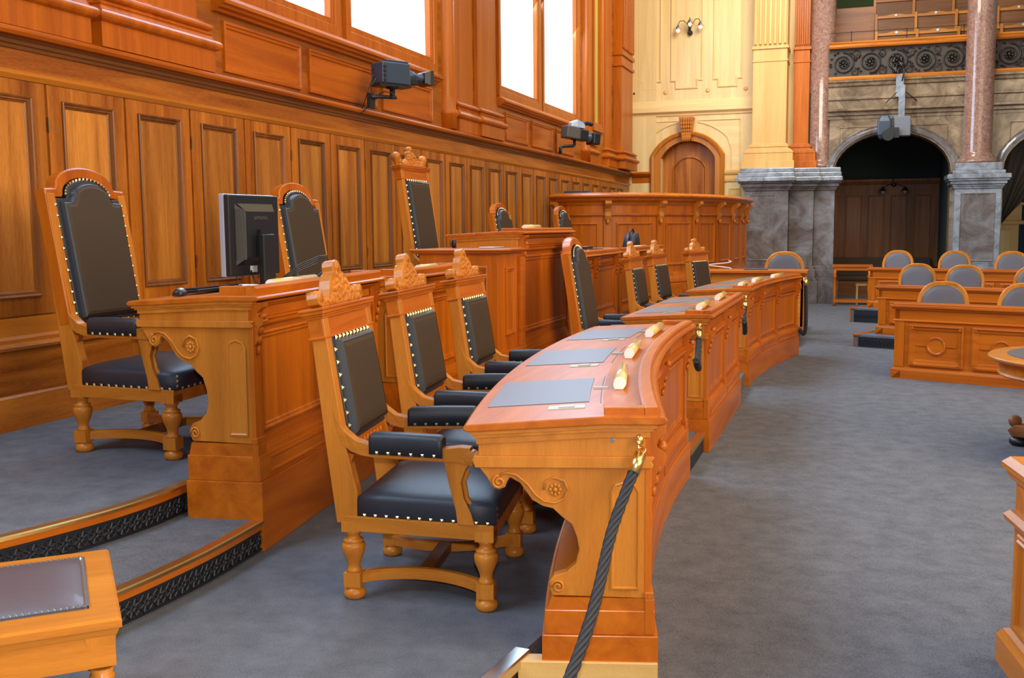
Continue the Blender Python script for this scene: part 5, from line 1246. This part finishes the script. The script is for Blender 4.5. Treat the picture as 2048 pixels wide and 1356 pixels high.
# ================================================================ ROUND TABLE
def round_table():
    t=thing('round_table','round oak table with inset grey leather top at the right edge','table',(1.78,8.55,ZF))
    H=.77; R=.80
    b=MB(); b.lathe([(.001,H-.035),(R-.06,H-.035),(R-.02,H-.03),(R,H-.012),(R-.004,H),(R-.02,H+.008),(.001,H+.008)],(0,0,0),56); b.build('tabletop','goldX',t)
    b=MB(); b.lathe([(.001,H+.008),(R-.14,H+.008),(R-.14,H+.012),(.001,H+.012)],(0,0,0),56,sm=False); b.build('leather_inlay','pad',t)
    b=MB(); b.lathe([(R-.13,H-.15),(R-.09,H-.15),(R-.075,H-.135),(R-.085,H-.12),(R-.085,H-.035),(R-.13,H-.035)],(0,0,0),56,sm=False); b.build('apron','goldX',t)
    b=MB(); b.lathe([(.10,.16),(.14,.2),(.12,.26),(.07,.32),(.09,.45),(.13,.52),(.08,.58),(.12,H-.04)],(0,0,0),20); b.build('pedestal','oakZ',t)
    for i in range(4):
        a=R_(140)+i*PI/2; T=Matrix.Rotation(a,4,'Z')
        b=MB(); b.T=T; b.prism([(.08,.10),(.68,.07),(.72,.12),(.66,.17),(.42,.17),(.16,.34),(.08,.34)],-.06,.06,'xz'); b.ball((.69,0,.19),.045,.065,.05,10,6); b.build('foot','brnX',t,bev=.008)
        b=MB(); b.T=T; b.lathe([(.05,0),(.075,.02),(.075,.045),(.05,.07)],(.65,0,0),16); b.build('bun_foot','black',t)
round_table()
# near right desk corner
def near_desk():
    t=thing('members_desk','light oak desk end with moulded top cut by the lower right edge','desk',(.565,4.42,ZF),R_(9))
    H=.82
    b=MB(); b.box(.06,1.6,-1.9,-.02,.14,H-.06); b.build('body','goldX',t,bev=.004)
    b=MB(); b.sweep([(.0,H-.06),(.02,H-.06),(.03,H-.03),(.045,H-.02),(.045,H),(.02,H+.025),(-.03,H+.025),(-.03,H-.06)],[(.06,-2.0,0),(.06,-.02,0),(1.6,-.02,0)][::-1]); b.build('top_moulding','goldY',t)
    b=MB(); b.box(.06,1.6,-1.9,-.02,H-.06,H+.005); b.build('tabletop','oakY',t)
    b=MB(); b.sweep([(0,H-.24),(.03,H-.23),(.035,H-.21),(.015,H-.19),(0,H-.19)],[(.06,-2.0,0),(.06,-.02,0),(1.6,-.02,0)][::-1]); b.build('moulding','goldY',t)
    b=MB(); b.sweep([(0,0),(.04,0),(.04,.11),(.02,.14),(0,.15)],[(.06,-2.0,0),(.06,-.02,0),(1.6,-.02,0)][::-1]); b.build('plinth','goldY',t)
    b=MB(); mould(b,(.06,0,0),(0,1,0),(0,0,1),(-1,0,0),rect(-.9,-.12,.2,H-.3)[::-1]); b.build('end_panel','goldZ',t)
near_desk()
# foreground stool
def stool():
    t=thing('leather_stool','light oak stool with studded mauve leather seat cut by the lower left corner','stool',(-2.52,2.41,0),R_(42.5))
    # local x along the front edge direction, measured corners
    H=.482; hw=.37
    out=[(-hw,-.36),(hw,-.36),(hw,.36),(-hw,.36)]
    inn=[(-hw+.085,-.245),(hw-.085,-.245),(hw-.085,.275),(-hw+.085,.275)]
    b=MB(); b.rings((0,0,0),(1,0,0),(0,1,0),(0,0,1),[(out,H-.03),(out,H-.008),(offset(out,.008),H),(inn,H),(inn,H-.03)],fill=False); b.build('seat_frame','goldX',t)
    b=MB(); b.loft([[(x,y,z) for x,y in offset(out,e)] for z,e in ((H-.03,.006),(H-.04,.010),(H-.055,.016))]); b.build('frame_moulding','goldX',t)
    b=MB(); b.loft([[(x,y,z) for x,y in offset(out,e)] for z,e in ((H-.055,.02),(H-.15,.02),(H-.15,.05),(H-.055,.05))]); b.build('apron','goldX',t)
    b=MB(); cushion(b,subdiv(inn,5),H-.02,H+.004,.03); b.build('leather_seat','leather_lilac',t)
    s=MB()
    for i in range(4):
        a=inn[i]; c=inn[(i+1)%4]; a=(a[0]*.985,a[1]*.975);c=(c[0]*.985,c[1]*.975)
        studline(s,(a[0],a[1],H+.007),(c[0],c[1],H+.007),int(math.dist(a,c)/.017),(0,0,1),.0075,.006)
    s.build('studs','chrome',t,kind='stuff')
    for x in (-hw+.06,hw-.06):
        for y in (-.30,.30):
            b=MB(); b.loft([[(x+w*a,y+w*c,z) for a,c in ((-1,-1),(1,-1),(1,1),(-1,1))] for z,w in ((H-.055,.042),(H-.15,.036))])
            b.lathe([(.024,0),(.030,.03),(.022,.06),(.036,.20),(.040,.26),(.030,.275),(.036,.285),(.036,.295),(.030,.30),(.034,.32)],(x,y,0),14)
            for j in range(8): a=j*PI/4; b.tube([(x+.024*cos(a),y+.024*sin(a),.07),(x+.038*cos(a),y+.038*sin(a),.25)],.006,4)
            b.build('leg','goldZ',t)
stool()
# ================================================================ NICHE FURNITURE
def niche_table():
    t=thing('side_table','small oak side table with turned legs under the arch','table',(-.05,23.95,ZF))
    b=MB(); b.box(-.42,.42,-.25,.25,.86,.90); b.box(-.38,.38,-.22,.22,.78,.86); b.build('tabletop','oakX',t)
    for x in (-.36,.36):
        for y in (-.2,.2): b=MB(); b.lathe([(.03,0),(.03,.1),(.02,.14),(.045,.4),(.03,.62),(.05,.66),(.03,.7),(.04,.78)],(x,y,0),12); b.build('leg','oakZ',t)
    b=MB(); b.box(-.36,.36,-.22,-.18,.08,.13); b.box(-.36,.36,.18,.22,.08,.13); b.build('stretcher','oakX',t)
niche_table()
def niche_stool():
    t=thing('low_stool','low wooden stool standing behind the small side table','stool',(.25,24.35,ZF))
    b=MB(); b.box(-.22,.22,-.15,.15,.42,.47); b.build('seat','midX',t)
    for x in (-.19,.19):
        for y in (-.12,.12): b=MB(); b.box(x-.02,x+.02,y-.02,y+.02,0,.42); b.build('leg','midZ',t)
niche_stool()
def bench():
    t=thing('leather_bench','dark leather bench along the panelled wall under the arch','bench',(.4,27.4,ZF))
    b=MB(); b.box(-1.3,1.4,.30,.42,.4,.95); b.build('backrest','leather_brown',t,bev=.03)
    b=MB(); b.box(-1.3,1.4,-.2,.35,.38,.5); b.build('seat_cushion','leather_brown',t,bev=.03)
    b=MB(); b.box(-1.3,1.4,-.15,.35,0,.38); b.build('base','brnX',t)
bench()
def far_door():
    t=thing('display_cabinet','pale door cabinet with carved cornice seen through the right arch','cabinet',(3.35,30.5,ZF))
    b=MB(); b.box(-.75,.75,-.2,.3,0,1.75); b.build('carcass','midZ',t)
    b=MB(); b.box(-.85,.85,-.3,.3,1.75,1.85); b.box(-.80,.80,-.25,.3,1.85,2.25); b.box(-.85,.85,-.3,.3,2.25,2.33); b.build('cornice','midX',t,bev=.01)
    for x in (-.62,.05): b=MB(); mould(b,(0,-.2,0),(1,0,0),(0,0,1),(0,-1,0),rect(x,x+.55,.3,1.6)); b.build('door','liteZ',t)
far_door()
def drape():
    b=MB(); rings=[]
    n=40
    for i in range(13):
        f=i/12; z=3.6-2.0*f; ring=[]
        x0=2.95; x1=5.2-2.15*f**.8
        for k in range(n+1): 
            g=k/n; ring.append((x0+(x1-x0)*g,25.3+.06*math.sin(g*28),z-(1-g)*.25*f+.1*g*(1-f)))
        back=[(x,y+.03,z_) for x,y,z_ in ring[::-1]]
        rings.append(ring+back)
    b.loft(rings,True,True); tag(b.build('drape','drape'),'heavy dark drape gathered to the left inside the right arch','curtain')
drape()
# gallery seating
def gallery_bench(k,y,z,x0,n,w,label):
    t=thing('gallery_desk_row',label,'desk',(x0,y,z))
    for i in range(n+1):
        b=MB(); b.box(i*w-.03,i*w+.03,-.04,.30,-.1,.60); b.build('divider','goldZ',t)
    for i in range(n):
        b=MB(); b.box(i*w+.03,i*w+w-.03,.05,.09,0,.56); b.build('seat_back','brnX',t)
        b=MB(); pr=[(i*w+.03,.50),(i*w+w-.03,.50),(i*w+w-.03,.56)]+[(i*w+w/2+(.5-j/6)*w*.5,.56+.035*math.sin(PI*j/6)) for j in range(7)]+[(i*w+.03,.56)]
        b.prism(pr,.0,.05,'xz'); b.build('top_rail','goldX',t)
        b=MB(); b.lathe([(.035,0),(.035,-.015),(.02,-.02)],(i*w+w/2,0,.555),12,'y'); b.build('number_disc','white',t)
for k,(y,z,x0,w,lab) in enumerate(((26.2,5.50,.34,.89,'front row of partitioned gallery seats just above the bronze parapet'),(27.0,6.04,.34,.89,'second row of partitioned gallery seats'),(27.8,6.58,.31,.90,'third row of partitioned gallery seats at the top edge'))):
    gallery_bench(k,y,z,x0,6,w,lab)
    b=MB(); b.box(.3,6.5,y+.31,y+1.1,4.8,z+.02); b.build('gallery_tier','brnX',GA)
